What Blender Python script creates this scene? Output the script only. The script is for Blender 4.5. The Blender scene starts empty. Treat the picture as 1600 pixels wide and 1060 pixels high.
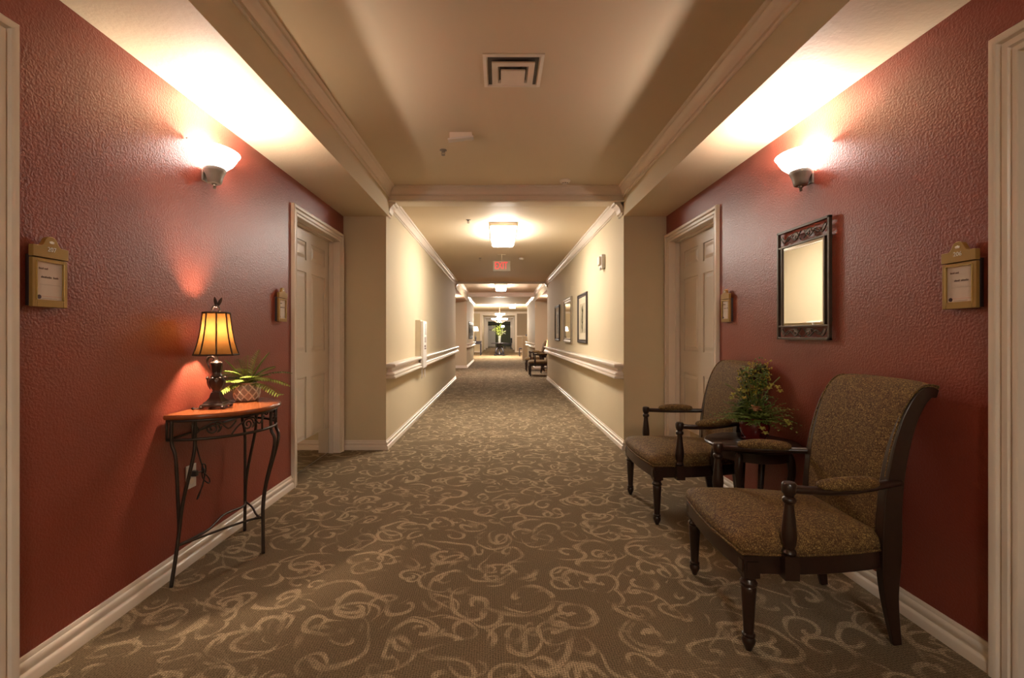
import bpy, bmesh, math, random
from mathutils import Vector, Matrix
PI = math.pi
random.seed(7)
scn = bpy.context.scene
COL = scn.collection

# ------------------------------------------------------------------ helpers
def catmull(pts, n=6, closed=False):
    P = [Vector(p) for p in pts]
    if len(P) < 3: return P
    out = []
    m = len(P)
    rng = range(m if closed else m - 1)
    for i in rng:
        if closed:
            p0, p1, p2, p3 = P[(i-1) % m], P[i], P[(i+1) % m], P[(i+2) % m]
        else:
            p0, p1, p2, p3 = P[max(i-1, 0)], P[i], P[i+1], P[min(i+2, m-1)]
        for k in range(n):
            t = k / n
            out.append(0.5*((2*p1) + (p2-p0)*t + (2*p0-5*p1+4*p2-p3)*t*t + (3*p1-p0-3*p2+p3)*t**3))
    if not closed: out.append(P[-1])
    return out

def lerp(a, b, t): return a + (b-a)*t

class MB:
    def __init__(s): s.bm = bmesh.new()
    def face(s, vs):
        try: return s.bm.faces.new(vs)
        except ValueError: return None
    def box(s, x0, x1, y0, y1, z0, z1):
        v = [s.bm.verts.new(p) for p in ((x0,y0,z0),(x1,y0,z0),(x1,y1,z0),(x0,y1,z0),(x0,y0,z1),(x1,y0,z1),(x1,y1,z1),(x0,y1,z1))]
        for f in ((0,3,2,1),(4,5,6,7),(0,1,5,4),(1,2,6,5),(2,3,7,6),(3,0,4,7)): s.face([v[i] for i in f])
        return s
    def prism(s, poly, fn, a0, a1):
        """poly: list of 2D points; fn(u,v,a)->xyz"""
        A = [s.bm.verts.new(fn(u, v, a0)) for u, v in poly]
        B = [s.bm.verts.new(fn(u, v, a1)) for u, v in poly]
        n = len(poly)
        for i in range(n): s.face([A[i], A[(i+1) % n], B[(i+1) % n], B[i]])
        s.face(A[::-1]); s.face(B)
        return s
    def lathe(s, prof, c=(0,0,0), seg=24, a0=0, a1=2*PI, sx=1, sy=1):
        full = abs(a1-a0) > 2*PI-1e-4
        n = seg if full else seg+1
        rings = []
        for r, z in prof:
            if r < 1e-6 and full:
                rings.append([s.bm.verts.new((c[0], c[1], c[2]+z))])
            else:
                rings.append([s.bm.verts.new((c[0]+sx*r*math.cos(a0+(a1-a0)*k/seg), c[1]+sy*r*math.sin(a0+(a1-a0)*k/seg), c[2]+z)) for k in range(n)])
        for A, B in zip(rings, rings[1:]):
            for k in range(seg):
                k2 = (k+1) % n if full else k+1
                if len(A) == 1 and len(B) == 1: continue
                if len(A) == 1: s.face([A[0], B[k2], B[k]])
                elif len(B) == 1: s.face([A[k], A[k2], B[0]])
                else: s.face([A[k], A[k2], B[k2], B[k]])
        if full:
            if len(rings[0]) > 1: s.face(rings[0][::-1])
            if len(rings[-1]) > 1: s.face(rings[-1])
        return s
    def tube(s, pts, r, seg=8, closed=False, flat=1.0, up=None, square=False):
        P = [Vector(p) for p in pts]; n = len(P)
        R = r if isinstance(r, (list, tuple)) else [r]*n
        T = []
        for i in range(n):
            if closed: t = P[(i+1) % n]-P[i-1]
            else: t = P[min(i+1, n-1)]-P[max(i-1, 0)]
            T.append(t.normalized() if t.length > 1e-9 else Vector((0,0,1)))
        if up is None:
            up = Vector((0,0,1)) if abs(T[0].z) < .9 else Vector((1,0,0))
        N = (Vector(up) - T[0]*Vector(up).dot(T[0])).normalized()
        rings = []
        for i in range(n):
            N = (N - T[i]*N.dot(T[i]))
            N = N.normalized() if N.length > 1e-6 else T[i].orthogonal().normalized()
            B = T[i].cross(N)
            ring = []
            for k in range(seg):
                a = 2*PI*(k+.5)/seg
                ca, sa = math.cos(a), math.sin(a)
                if square:
                    m = max(abs(ca), abs(sa)); ca /= m; sa /= m
                ring.append(s.bm.verts.new(P[i] + N*(R[i]*ca) + B*(R[i]*sa*flat)))
            rings.append(ring)
        for i in range(n if closed else n-1):
            A, B = rings[i], rings[(i+1) % n]
            for k in range(seg): s.face([A[k], A[(k+1) % seg], B[(k+1) % seg], B[k]])
        if not closed: s.face(rings[0][::-1]); s.face(rings[-1])
        return s
    def ball(s, c, r, u=10, v=7, sc=(1,1,1)):
        return s.lathe_at([(r*math.sin(PI*k/v), -r*math.cos(PI*k/v)) for k in range(v+1)], c, u, sc)
    def lathe_at(s, prof, c, seg, sc):
        i0 = len(s.bm.verts); s.bm.verts.ensure_lookup_table()
        s.lathe([(p if p > 1e-5 else 0, z) for p, z in prof], (0,0,0), seg)
        s.bm.verts.ensure_lookup_table()
        for v in s.bm.verts[i0:]:
            v.co = Vector((v.co.x*sc[0]+c[0], v.co.y*sc[1]+c[1], v.co.z*sc[2]+c[2]))
        return s
    def xform(s, M, i0=0):
        s.bm.verts.ensure_lookup_table()
        for v in s.bm.verts[i0:]: v.co = M @ v.co
        return s
    def poly(s, pts):
        s.face([s.bm.verts.new(p) for p in pts]); return s
    def build(s, name, mat, parent=None, smooth=None, bevel=None):
        bm = s.bm
        bmesh.ops.recalc_face_normals(bm, faces=bm.faces[:])
        me = bpy.data.meshes.new(name); bm.to_mesh(me); bm.free()
        if mat is not None: me.materials.append(mat)
        o = bpy.data.objects.new(name, me); COL.objects.link(o)
        if smooth:
            for p in me.polygons: p.use_smooth = True
            if smooth != 'all':
                try: me.set_sharp_from_angle(angle=math.radians(38 if smooth is True else smooth))
                except Exception: pass
        if parent is not None: o.parent = parent
        if bevel:
            m = o.modifiers.new('bevel', 'BEVEL'); m.width = bevel; m.segments = 2; m.limit_method = 'ANGLE'; m.angle_limit = math.radians(40)
        return o

def tag(o, label=None, cat=None, group=None, kind=None):
    if label: o['label'] = label
    if cat: o['category'] = cat
    if group: o['group'] = group
    if kind: o['kind'] = kind
    return o
def empty(name, loc=(0,0,0), rz=0):
    o = bpy.data.objects.new(name, None); COL.objects.link(o)
    o.location = loc; o.rotation_euler = (0,0,rz); o.empty_display_size = .1
    return o
def kids(o): return [c for c in bpy.data.objects if c.parent == o]
def copy_tree(o, parent=None):
    c = o.copy(); COL.objects.link(c)
    if parent is not None: c.parent = parent
    for ch in kids(o): copy_tree(ch, c)
    return c
def struct(mb, name, mat, smooth=None, bevel=None):
    return tag(mb.build(name, mat, smooth=smooth, bevel=bevel), kind='structure')
LEFT, RIGHT = PI/2, -PI/2      # rotation of things hung on the left / right wall (local: x right, z up, -y out)

def text_mesh(txt, size, name, mat, parent, loc, align='CENTER', ext=.0006, sx=1.0):
    cu = bpy.data.curves.new('lettering', 'FONT'); cu.body = txt; cu.size = size
    cu.align_x = align; cu.align_y = 'CENTER'; cu.extrude = ext; cu.resolution_u = 3
    t = bpy.data.objects.new('lettering', cu); COL.objects.link(t)
    dg = bpy.context.evaluated_depsgraph_get()
    me = bpy.data.meshes.new_from_object(t.evaluated_get(dg))
    COL.objects.unlink(t); bpy.data.objects.remove(t)
    M = Matrix.Rotation(PI/2, 4, 'X') @ Matrix.Diagonal((sx,1,1,1))
    me.transform(M)
    me.materials.clear(); me.materials.append(mat)
    o = bpy.data.objects.new(name, me); COL.objects.link(o); o.parent = parent; o.location = loc
    return o

# ------------------------------------------------------------------ materials
class NT:
    def __init__(s, name):
        s.m = bpy.data.materials.new(name); s.m.use_nodes = True
        s.t = s.m.node_tree; s.n = s.t.nodes; s.l = s.t.links
        s.b = s.n['Principled BSDF']; s.out = s.n['Material Output']
    def node(s, kind, **kw):
        nd = s.n.new(kind)
        for k, v in kw.items(): setattr(nd, k, v)
        return nd
    def put(s, sock, val):
        if hasattr(val, 'is_linked') or isinstance(val, bpy.types.NodeSocket): s.l.new(val, sock)
        else: sock.default_value = val
    def math(s, op, a, b=None, c=None, clamp=False):
        nd = s.node('ShaderNodeMath', operation=op, use_clamp=clamp)
        s.put(nd.inputs[0], a)
        if b is not None: s.put(nd.inputs[1], b)
        if c is not None: s.put(nd.inputs[2], c)
        return nd.outputs[0]
    def vmath(s, op, a, b=None):
        nd = s.node('ShaderNodeVectorMath', operation=op)
        s.put(nd.inputs[0], a)
        if b is not None: s.put(nd.inputs[1], b)
        return nd.outputs[0]
    def mix(s, f, a, b, blend='MIX'):
        nd = s.node('ShaderNodeMix', data_type='RGBA', blend_type=blend)
        s.put(nd.inputs[0], f)
        s.put(nd.inputs[6], a if not isinstance(a, tuple) else (*a, 1)[:4])
        s.put(nd.inputs[7], b if not isinstance(b, tuple) else (*b, 1)[:4])
        return nd.outputs[2]
    def pos(s): return s.node('ShaderNodeNewGeometry').outputs['Position']
    def obj(s): return s.node('ShaderNodeTexCoord').outputs['Object']
    def noise(s, vec, scale, detail=2, rough=.5, dist=0):
        nd = s.node('ShaderNodeTexNoise'); s.put(nd.inputs['Vector'], vec)
        nd.inputs['Scale'].default_value = scale; nd.inputs['Detail'].default_value = detail
        nd.inputs['Roughness'].default_value = rough; nd.inputs['Distortion'].default_value = dist
        return nd
    def ramp(s, f, stops):
        nd = s.node('ShaderNodeValToRGB'); s.put(nd.inputs[0], f)
        e = nd.color_ramp.elements
        while len(e) < len(stops): e.new(.5)
        for k, (p, c) in enumerate(stops):
            e[k].position = p; e[k].color = (*c, 1)[:4] if len(c) == 3 else c
        return nd.outputs[0]
    def bump(s, h, strength=.3, dist=.002):
        nd = s.node('ShaderNodeBump'); s.put(nd.inputs['Height'], h)
        nd.inputs['Strength'].default_value = strength; nd.inputs['Distance'].default_value = dist
        s.l.new(nd.outputs[0], s.b.inputs['Normal'])
        return nd.outputs[0]
    def base(s, col, rough=.5, metal=0, spec=.5):
        s.put(s.b.inputs['Base Color'], (*col, 1) if isinstance(col, tuple) else col)
        s.put(s.b.inputs['Roughness'], rough); s.b.inputs['Metallic'].default_value = metal
        s.b.inputs['Specular IOR Level'].default_value = spec
        return s

def plain(name, col, rough=.5, metal=0, var=.08, scale=12, spec=.5, bump=0, bscale=60):
    t = NT(name); o = t.obj()
    nz = t.noise(o, scale, 3).outputs[0]
    c = t.mix(t.math('MULTIPLY', nz, 1.0), tuple(x*(1-var) for x in col), tuple(min(1, x*(1+var)) for x in col))
    t.base(c, rough, metal, spec)
    if bump: t.bump(t.noise(o, bscale, 3).outputs[0], bump, .002)
    return t.m
def paint(name, col, rough, bscale, bstr, bdist, spec=.5):
    t = NT(name); p = t.pos()
    n1 = t.noise(p, bscale, 2.5, .55); n2 = t.noise(p, 1.3, 2)
    c = t.mix(n2.outputs[0], tuple(x*.96 for x in col), tuple(x*1.04 for x in col))
    t.base(c, rough, 0, spec)
    h = t.ramp(n1.outputs[0], [(.35, (0,0,0)), (.65, (1,1,1))])
    t.bump(h, bstr, bdist)
    return t.m
def emit(name, col, strength, base=None):
    t = NT(name); t.base(base or col, .5)
    t.b.inputs['Emission Color'].default_value = (*col, 1); t.b.inputs['Emission Strength'].default_value = strength
    return t.m
def wood(name, c1, c2, rough=.3, scale=3):
    t = NT(name); o = t.obj()
    mp = t.node('ShaderNodeMapping'); t.l.new(o, mp.inputs[0]); mp.inputs['Scale'].default_value = (scale*6, scale, scale*6)
    n = t.noise(mp.outputs[0], 2.2, 4, .6, 1.2).outputs[0]
    t.base(t.mix(n, c1, c2), rough, 0, .5)
    t.bump(n, .05, .001)
    return t.m

def carpet():
    t = NT('scroll_carpet'); p = t.pos()
    wn = t.noise(p, 3.0, 1.5)
    warp = t.vmath('MULTIPLY', t.vmath('SUBTRACT', wn.outputs[1], (.5,.5,.5)), (.22,.22,0))
    P = t.vmath('ADD', p, warp)
    def layer(cell, off, a, b, w0, turns=.62):
        Q = t.vmath('ADD', t.vmath('MULTIPLY', P, (1/cell, 1/cell, 0)), off)
        vo = t.node('ShaderNodeTexVoronoi', voronoi_dimensions='2D', feature='F1')
        t.l.new(Q, vo.inputs['Vector']); vo.inputs['Scale'].default_value = 1; vo.inputs['Randomness'].default_value = .75
        D = t.vmath('SUBTRACT', Q, vo.outputs['Position'])
        sp = t.node('ShaderNodeSeparateXYZ'); t.l.new(D, sp.inputs[0])
        sc = t.node('ShaderNodeSeparateColor'); t.l.new(vo.outputs['Color'], sc.inputs[0])
        sign = t.math('SUBTRACT', t.math('MULTIPLY', t.math('GREATER_THAN', sc.outputs[1], .5), 2), 1)
        x = t.math('MULTIPLY', sp.outputs[0], sign)
        ang = t.math('ADD', t.math('DIVIDE', t.math('ARCTAN2', sp.outputs[1], x), 2*PI), t.math('MULTIPLY', sc.outputs[0], 7.3))
        tt = t.math('FRACT', ang)
        r = t.math('SQRT', t.math('ADD', t.math('MULTIPLY', sp.outputs[0], sp.outputs[0]), t.math('MULTIPLY', sp.outputs[1], sp.outputs[1])))
        rA = t.math('MULTIPLY_ADD', tt, b, a); rB = t.math('ADD', rA, b)
        wA = t.math('MULTIPLY_ADD', tt, -w0*.25, w0*1.15)
        wB = t.math('MULTIPLY', t.math('SUBTRACT', turns, tt), w0*.9/turns)
        mA = t.math('MULTIPLY', t.math('SUBTRACT', wA, t.math('ABSOLUTE', t.math('SUBTRACT', r, rA))), 1/(w0*.45), clamp=True)
        mB = t.math('MULTIPLY', t.math('SUBTRACT', wB, t.math('ABSOLUTE', t.math('SUBTRACT', r, rB))), 1/(w0*.45), clamp=True)
        return t.math('MAXIMUM', mA, mB)
    m = layer(.33, (3.3, 1.7, 0), .045, .30, .046, .35)
    m = t.math('MAXIMUM', m, layer(.25, (11.2, 7.9, 0), .05, .31, .052, .25))
    m = t.math('MULTIPLY', m, t.math('MULTIPLY_ADD', t.noise(t.vmath('ADD', p, (9.1, 4.2, 0)), 7, 1).outputs[0], 5, -1.75, clamp=True))
    m2 = t.math('MULTIPLY', layer(.41, (5.9, 23.1, 0), .06, .33, .042, .35), t.math('MULTIPLY_ADD', t.noise(p, 5, 1).outputs[0], 5, -2.0, clamp=True))
    m = t.math('MAXIMUM', m, m2)
    m3 = t.math('MULTIPLY', layer(.185, (41.9, 3.1, 0), .05, .33, .060, .25), t.math('MULTIPLY_ADD', t.noise(t.vmath('ADD', p, (3.3, 8.8, 0)), 6, 1).outputs[0], 6, -2.7, clamp=True))
    m = t.math('MAXIMUM', m, m3)
    # woven loop texture
    rot = t.node('ShaderNodeMapping'); t.l.new(p, rot.inputs[0]); rot.inputs['Rotation'].default_value = (0,0,math.radians(38))
    sx = t.node('ShaderNodeSeparateXYZ'); t.l.new(rot.outputs[0], sx.inputs[0])
    wv = t.math('MULTIPLY', t.math('SINE', t.math('MULTIPLY', sx.outputs[0], 2*PI/.013)), t.math('SINE', t.math('MULTIPLY', sx.outputs[1], 2*PI/.016)))
    fine = t.noise(p, 190, 2, .7).outputs[0]
    mid = t.noise(p, 26, 3, .7).outputs[0]
    tex = t.math('ADD', t.math('MULTIPLY', wv, .30), t.math('MULTIPLY', t.math('SUBTRACT', fine, .5), 2.6))
    edge = t.math('MULTIPLY', m, t.math('MULTIPLY_ADD', tex, .8, .85), clamp=True)
    edge = t.math('MULTIPLY', edge, t.math('MULTIPLY_ADD', mid, 1.3, .15, clamp=True))
    c = t.mix(edge, (.185, .135, .082), (.47, .365, .235))
    v = t.math('MULTIPLY_ADD', tex, .95, 1.0)
    v = t.math('MULTIPLY', v, t.math('MULTIPLY_ADD', t.noise(p, 1.1, 2).outputs[0], .3, .85))
    hsv = t.node('ShaderNodeHueSaturation'); t.l.new(c, hsv.inputs['Color']); t.l.new(v, hsv.inputs['Value'])
    t.base(hsv.outputs[0], .95, 0, .1)
    t.bump(t.math('ADD', tex, t.math('MULTIPLY', m, .4)), .5, .004)
    return t.m

def fabric():
    t = NT('paisley_upholstery'); o = t.obj()
    n1 = t.noise(o, 34, 2, .6, 2.2).outputs[0]
    wv = t.node('ShaderNodeTexWave', wave_type='RINGS'); t.l.new(o, wv.inputs[0])
    wv.inputs['Scale'].default_value = 9; wv.inputs['Distortion'].default_value = 16; wv.inputs['Detail'].default_value = 2; wv.inputs['Detail Scale'].default_value = 3.2
    vo = t.node('ShaderNodeTexVoronoi', feature='DISTANCE_TO_EDGE'); t.l.new(t.vmath('ADD', o, t.vmath('MULTIPLY', t.noise(o, 20, 2).outputs[1], (.05,.05,.05))), vo.inputs['Vector']); vo.inputs['Scale'].default_value = 125
    sq = t.ramp(vo.outputs[0], [(.04, (0,0,0)), (.22, (1,1,1))])
    f = t.math('MULTIPLY', t.math('MULTIPLY_ADD', wv.outputs[1], .55, .35), sq)
    f = t.math('ADD', f, t.math('MULTIPLY', t.math('SUBTRACT', n1, .5), .7), clamp=True)
    big = t.noise(o, 5, 2).outputs[0]
    light = t.mix(big, (.25, .148, .048), (.34, .245, .085))
    t.base(t.mix(f, (.065, .030, .012), light), .75, 0, .25)
    t.bump(f, .25, .002)
    return t.m

def shade_mat():
    t = NT('amber_lamp_shade'); o = t.obj()
    n = t.noise(o, 22, 3, .6, .8).outputs[0]
    c = t.mix(n, (.019, .0066, .0013), (.034, .0138, .0034))
    tr = t.node('ShaderNodeBsdfTranslucent'); t.l.new(c, tr.inputs[0])
    df = t.node('ShaderNodeBsdfDiffuse'); t.l.new(c, df.inputs[0])
    mx = t.node('ShaderNodeMixShader'); mx.inputs[0].default_value = .45
    t.l.new(tr.outputs[0], mx.inputs[1]); t.l.new(df.outputs[0], mx.inputs[2])
    t.l.new(mx.outputs[0], t.out.inputs[0])
    return t.m

M = {}
M['red'] = paint('red_orange_peel_paint', (.240, .050, .031), .36, 105, .30, .0026)
M['beige'] = paint('beige_wall_paint', (.58, .49, .335), .75, 85, .12, .002, .2)
M['cream'] = paint('cream_ceiling_texture', (.66, .54, .365), .6, 45, .16, .003)
M['ceil'] = paint('flat_ceiling_paint', (.67, .55, .39), .7, 90, .06, .001)
M['trim'] = plain('cream_gloss_trim', (.71, .62, .53), .28, var=.02)
M['trimflat'] = plain('pale_ceiling_trim', (.76, .66, .55), .4, var=.02)
M['door'] = plain('door_enamel', (.60, .52, .43), .33, var=.02)
M['carpet'] = carpet()
M['fabric'] = fabric()
M['dark'] = wood('dark_mahogany_wood', (.014, .007, .005), (.032, .014, .009), .28)
M['top'] = wood('cherry_wood_top', (.21, .052, .016), (.31, .092, .028), .22, 2)
M['iron'] = plain('bronzed_iron', (.055, .038, .028), .42, .55, .25, 30)
M['bronze'] = plain('aged_bronze_resin', (.060, .035, .026), .32, .35, .4, 50, bump=.15)
M['fitter'] = plain('grey_bronze_metal', (.24, .20, .17), .4, .3, .15)
M['gold'] = plain('matte_gold_plastic', (.33, .195, .055), .33, .35, .05)
M['goldedge'] = plain('polished_gold_bead', (.62, .44, .17), .25, .6, .05)
M['blackp'] = plain('dark_plastic', (.035, .025, .03), .5)
M['paper'] = plain('paper', (.62, .52, .45), .7, var=.03)
M['ink'] = plain('faded_ink', (.16, .10, .08), .7)
M['inkl'] = plain('light_rule', (.36, .28, .23), .7)
M['inkr'] = plain('pink_rule', (.62, .33, .26), .7)
M['emblem'] = plain('silver_lettering', (.85, .80, .74), .4)
M['white'] = plain('white_plastic', (.70, .66, .62), .4, var=.02)
M['brass'] = plain('polished_brass', (.75, .55, .25), .18, 1, .05)
M['kick'] = plain('polished_kick_plate', (.80, .73, .60), .035, 1, .02)
M['mirror'] = plain('mirror_silvering', (.90, .90, .88), .01, 1, .0)
M['shade'] = shade_mat()
M['shadetrim'] = plain('dark_shade_braid', (.045, .022, .010), .8)
M['pot'] = plain('glazed_cream_ceramic', (.66, .56, .46), .3, var=.2, scale=30)
M['potd'] = plain('darker_ceramic_recess', (.34, .26, .20), .5, var=.2, scale=30)  # pot body tinted darker so the gaps between lattice strips stand out
M['soil'] = plain('moss', (.035, .04, .012), .95)
M['fern'] = plain('fern_green', (.26, .34, .06), .45, var=.4, scale=9)
M['fernd'] = plain('dark_fern_green', (.10, .16, .03), .5, var=.45, scale=9)
M['redpot'] = plain('burgundy_glaze', (.13, .014, .012), .13, var=.3, scale=20)
M['leaf'] = plain('leaf_green', (.13, .19, .03), .45, var=.4, scale=14)
M['leaf2'] = plain('pale_leaf', (.17, .20, .05), .5, var=.3, scale=14)
M['blossom'] = plain('yellow_green_blossom', (.52, .48, .12), .6, var=.25, scale=40)
M['berry'] = plain('mustard_berry', (.46, .36, .05), .6, var=.3, scale=40)
M['peach'] = plain('peach_petal', (.48, .20, .10), .6, var=.2, scale=40)
M['lead'] = plain('black_cord', (.02, .014, .012), .5)
M['vent'] = plain('pressed_white_metal', (.78, .69, .58), .4)
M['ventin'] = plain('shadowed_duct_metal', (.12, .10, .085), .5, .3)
M['frame'] = plain('dark_picture_frame', (.030, .018, .013), .55)
M['silver'] = plain('antique_silver_frame', (.34, .28, .21), .35, .6, .2, 40)
M['matb'] = plain('picture_mat', (.60, .52, .38), .8)
M['art'] = plain('muted_botanical_print', (.40, .34, .22), .6, var=.45, scale=8)
M['artd'] = plain('dark_print_ink', (.10, .09, .05), .6, var=.3, scale=20)
M['green'] = plain('dark_green_paint', (.085, .085, .040), .7, var=.1)
M['taupe'] = plain('taupe_paint', (.30, .23, .16), .7, var=.05)
M['tan'] = plain('tan_wallcovering', (.42, .31, .21), .8, var=.15, scale=20)
M['navy'] = plain('dark_painted_wood', (.022, .018, .024), .35)
LC = (1.0, .88, .76)
M['bowl'] = emit('lit_alabaster_glass', (1, .89, .80), 7.0, (.9,.85,.8))
M['panel'] = emit('lit_acrylic_diffuser', (1, .92, .82), 31.0, (.9,.9,.85))
M['exit'] = emit('red_exit_letters', (1, .02, .03), .55, (.5,.02,.02))
M['exitface'] = plain('exit_sign_face', (.30, .26, .19), .6)
M['lobbyshade'] = emit('lit_linen_shade', (1, .82, .60), 5, (.8,.7,.55))
M['amberlit'] = emit('lit_amber_shade', (1, .42, .13), 2.5, (.8,.4,.15))
M['bulb'] = emit('glowing_bulb', (1, .78, .56), 640)

# ------------------------------------------------------------------ dimensions
H = 1.205
XL, XR = -1.64, 1.76           # red walls
CL, CR = -1.19, 1.31           # corridor walls
BL, BR = -1.16, 1.31           # drop-beam faces
ZS, ZC, ZK, ZB = 2.455, 2.76, 2.665, 2.605   # soffit, tray ceiling, corridor ceiling, beam underside
Y0, Y1, Y2, Y3, Y4, Y5, Y6 = .34, 4.95, 12.8, 17.2, 22.0, 33.0, 50.0
DOORS = {'L': [(.99, 1.02), (4.30, 1.02)], 'R': [(1.08, 1.01), (4.345, 1.01)]}
DH = 2.165

def fnY(X, s):   # profile (d, z) extruded along Y, d pushed out of the wall at X in direction s
    return lambda u, v, a: (X+s*u, a, v)
def fnX(Y, s):
    return lambda u, v, a: (a, Y+s*u, v)
BASEP = [(0,0), (.024,0), (.024,.034), (.020,.042), (.012,.046), (.012,.052), (.015,.056), (.015,.072), (.011,.079), (.006,.082), (.006,.095), (.003,.100), (0,.100)]
def crownp(z, h=.105, d=.075):
    P = [(0,-1), (.14,-1), (.20,-.95), (.14,-.88), (.14,-.80), (.34,-.80), (.36,-.68), (.42,-.50), (.54,-.34), (.70,-.25), (.72,-.16), (.92,-.16), (1,-.11), (1,0), (0,0)]
    return [(u*d, z+v*h) for u, v in P]

# ------------------------------------------------------------------ shell
struct(MB().box(-6, 6, -7.6, Y6+.3, -.1, 0), 'floor', M['carpet'])

def red_wall(X, s, y0, y1, doors, name):
    mb = MB(); T = .22
    xs = sorted((X, X - s*T))
    y = y0
    for c, w in doors:
        mb.box(xs[0], xs[1], y, c-w/2-.02, 0, ZS+.1)
        mb.box(xs[0], xs[1], c-w/2-.02, c+w/2+.02, DH+.02, ZS+.1)
        y = c+w/2+.02
    mb.box(xs[0], xs[1], y, y1, 0, ZS+.1)
    struct(mb, name, M['red'])
red_wall(XL, 1, Y0, Y1, DOORS['L'], 'wall_left')
red_wall(XR, -1, Y0, Y1, DOORS['R'], 'wall_right')
red_wall(XL, 1, Y2, Y3, [], 'wall_left')
red_wall(XR, -1, Y2, Y3, [], 'wall_right')

def corridor_walls(y0, y1):
    struct(MB().box(XL-.22, CL, y0, y1, 0, ZC+.1), 'wall_left', M['beige'])
    struct(MB().box(CR, XR+.22, y0, y1, 0, ZC+.1), 'wall_right', M['beige'])
    struct(MB().box(CL, CR, y0+(.16 if y0 > 0 else 0), y1-.0, ZK, ZK+.15), 'ceiling', M['ceil'])
corridor_walls(-7.5, Y0)
corridor_walls(Y1, Y2)
corridor_walls(Y3, Y4)
struct(MB().box(CL-.1, CR+.1, -7.7, -7.5, 0, ZC), 'wall_back', M['beige'])

def alcove(y0, y1):
    struct(MB().box(BL, BR, y0, y1, ZC, ZC+.12), 'ceiling', M['ceil'])
    # dropped soffits: textured underside, painted face
    for x0, x1, s in ((XL-.2, BL, 1), (BR, XR+.2, -1)):
        struct(MB().box(x0, x1, y0, y1, ZS, ZS+.04), 'ceiling', M['cream'])
        xf = (x1-.03, x1) if s > 0 else (x0, x0+.03)
        struct(MB().box(xf[0]+(.0005 if s > 0 else -.0005), xf[1]+(.0005 if s > 0 else -.0005), y0, y1, ZS+.0005, ZC), 'wall_soffit', M['beige'])
        X = x1 if s > 0 else x0
        struct(MB().prism(crownp(ZC), fnY(X, s), y0, y1), 'trim_1', M['trimflat'], smooth=50)
    # cross beam trim at both ends
    for Y, s in ((y1, -1), (y0, 1)):
        P = [(0, ZB), (.026, ZB), (.034, ZB+.007), (.034, ZB+.013), (.022, ZB+.020), (.008, ZB+.024), (.008, ZB+.060)] + crownp(ZC, .098, .078)[1:]
        P = [(0, ZB)] + P[1:]
        mb = MB().prism(P, fnX(Y, s), CL-.0, CR+.0)
        struct(mb, 'trim_2', M['trimflat'], smooth=50)
alcove(Y0, Y1); alcove(Y2, Y3)
struct(MB().box(CL, CR, Y1, Y1+.16, ZB, ZC+.1), 'trim_2', M['trimflat'])
struct(MB().box(CL, CR, Y3, Y3+.16, ZB, ZC+.1), 'trim_2', M['trimflat'])
struct(MB().box(CL, CR, Y0-.1, Y0, ZB, ZC+.1), 'trim_2', M['trimflat'])
# corridor crown, running out to a short return under each beam
for y0, y1 in ((-7.5, Y0), (Y1, Y2), (Y3, Y4)):
    for X, s in ((CL, 1), (CR, -1)):
        struct(MB().prism(crownp(ZK, .105, .078), fnY(X, s), y0, y1), 'trim_3', M['trim'], smooth=50)
# crown blocks that turn round the corner of the opening
for Y, s2 in ((Y1, -1), (Y2, 1)):
    for X, s in ((CL, 1), (CR, -1)):
        mb = MB().prism([(u, v) for u, v in crownp(ZB+.0, .135, .10)], fnY(X, s), Y-.0 if s2 < 0 else Y-.16, Y+.16 if s2 < 0 else Y+.0)
        struct(mb, 'trim_4', M['trim'], smooth=50)

# baseboards
def baseY(X, s, y0, y1, name): struct(MB().prism(BASEP, fnY(X, s), y0, y1), name, M['trim'], smooth=50)
def baseX(Y, s, x0, x1, name): struct(MB().prism(BASEP, fnX(Y, s), x0, x1), name, M['trim'], smooth=50)
CW = .085
for key, X, s, nm in (('L', XL, 1, 'baseboard_left'), ('R', XR, -1, 'baseboard_right')):
    (c1, w1), (c2, w2) = DOORS[key]
    baseY(X, s, Y0, c1-w1/2-CW, nm)
    baseY(X, s, c1+w1/2+CW, c2-w2/2-CW, nm)
    baseY(X, s, Y2, Y3, nm)
for X, s, nm in ((CL, 1, 'baseboard_left'), (CR, -1, 'baseboard_right')):
    for y0, y1 in ((-7.5, Y0+.02), (Y1-.02, Y2+.02), (Y3-.02, Y4)):
        baseY(X, s, y0, y1, nm)
for Y, s in ((Y1, -1), (Y2, 1), (Y3, -1), (Y0, 1)):
    baseX(Y, s, XL, CL, 'baseboard_left'); baseX(Y, s, CR, XR, 'baseboard_right')

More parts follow.
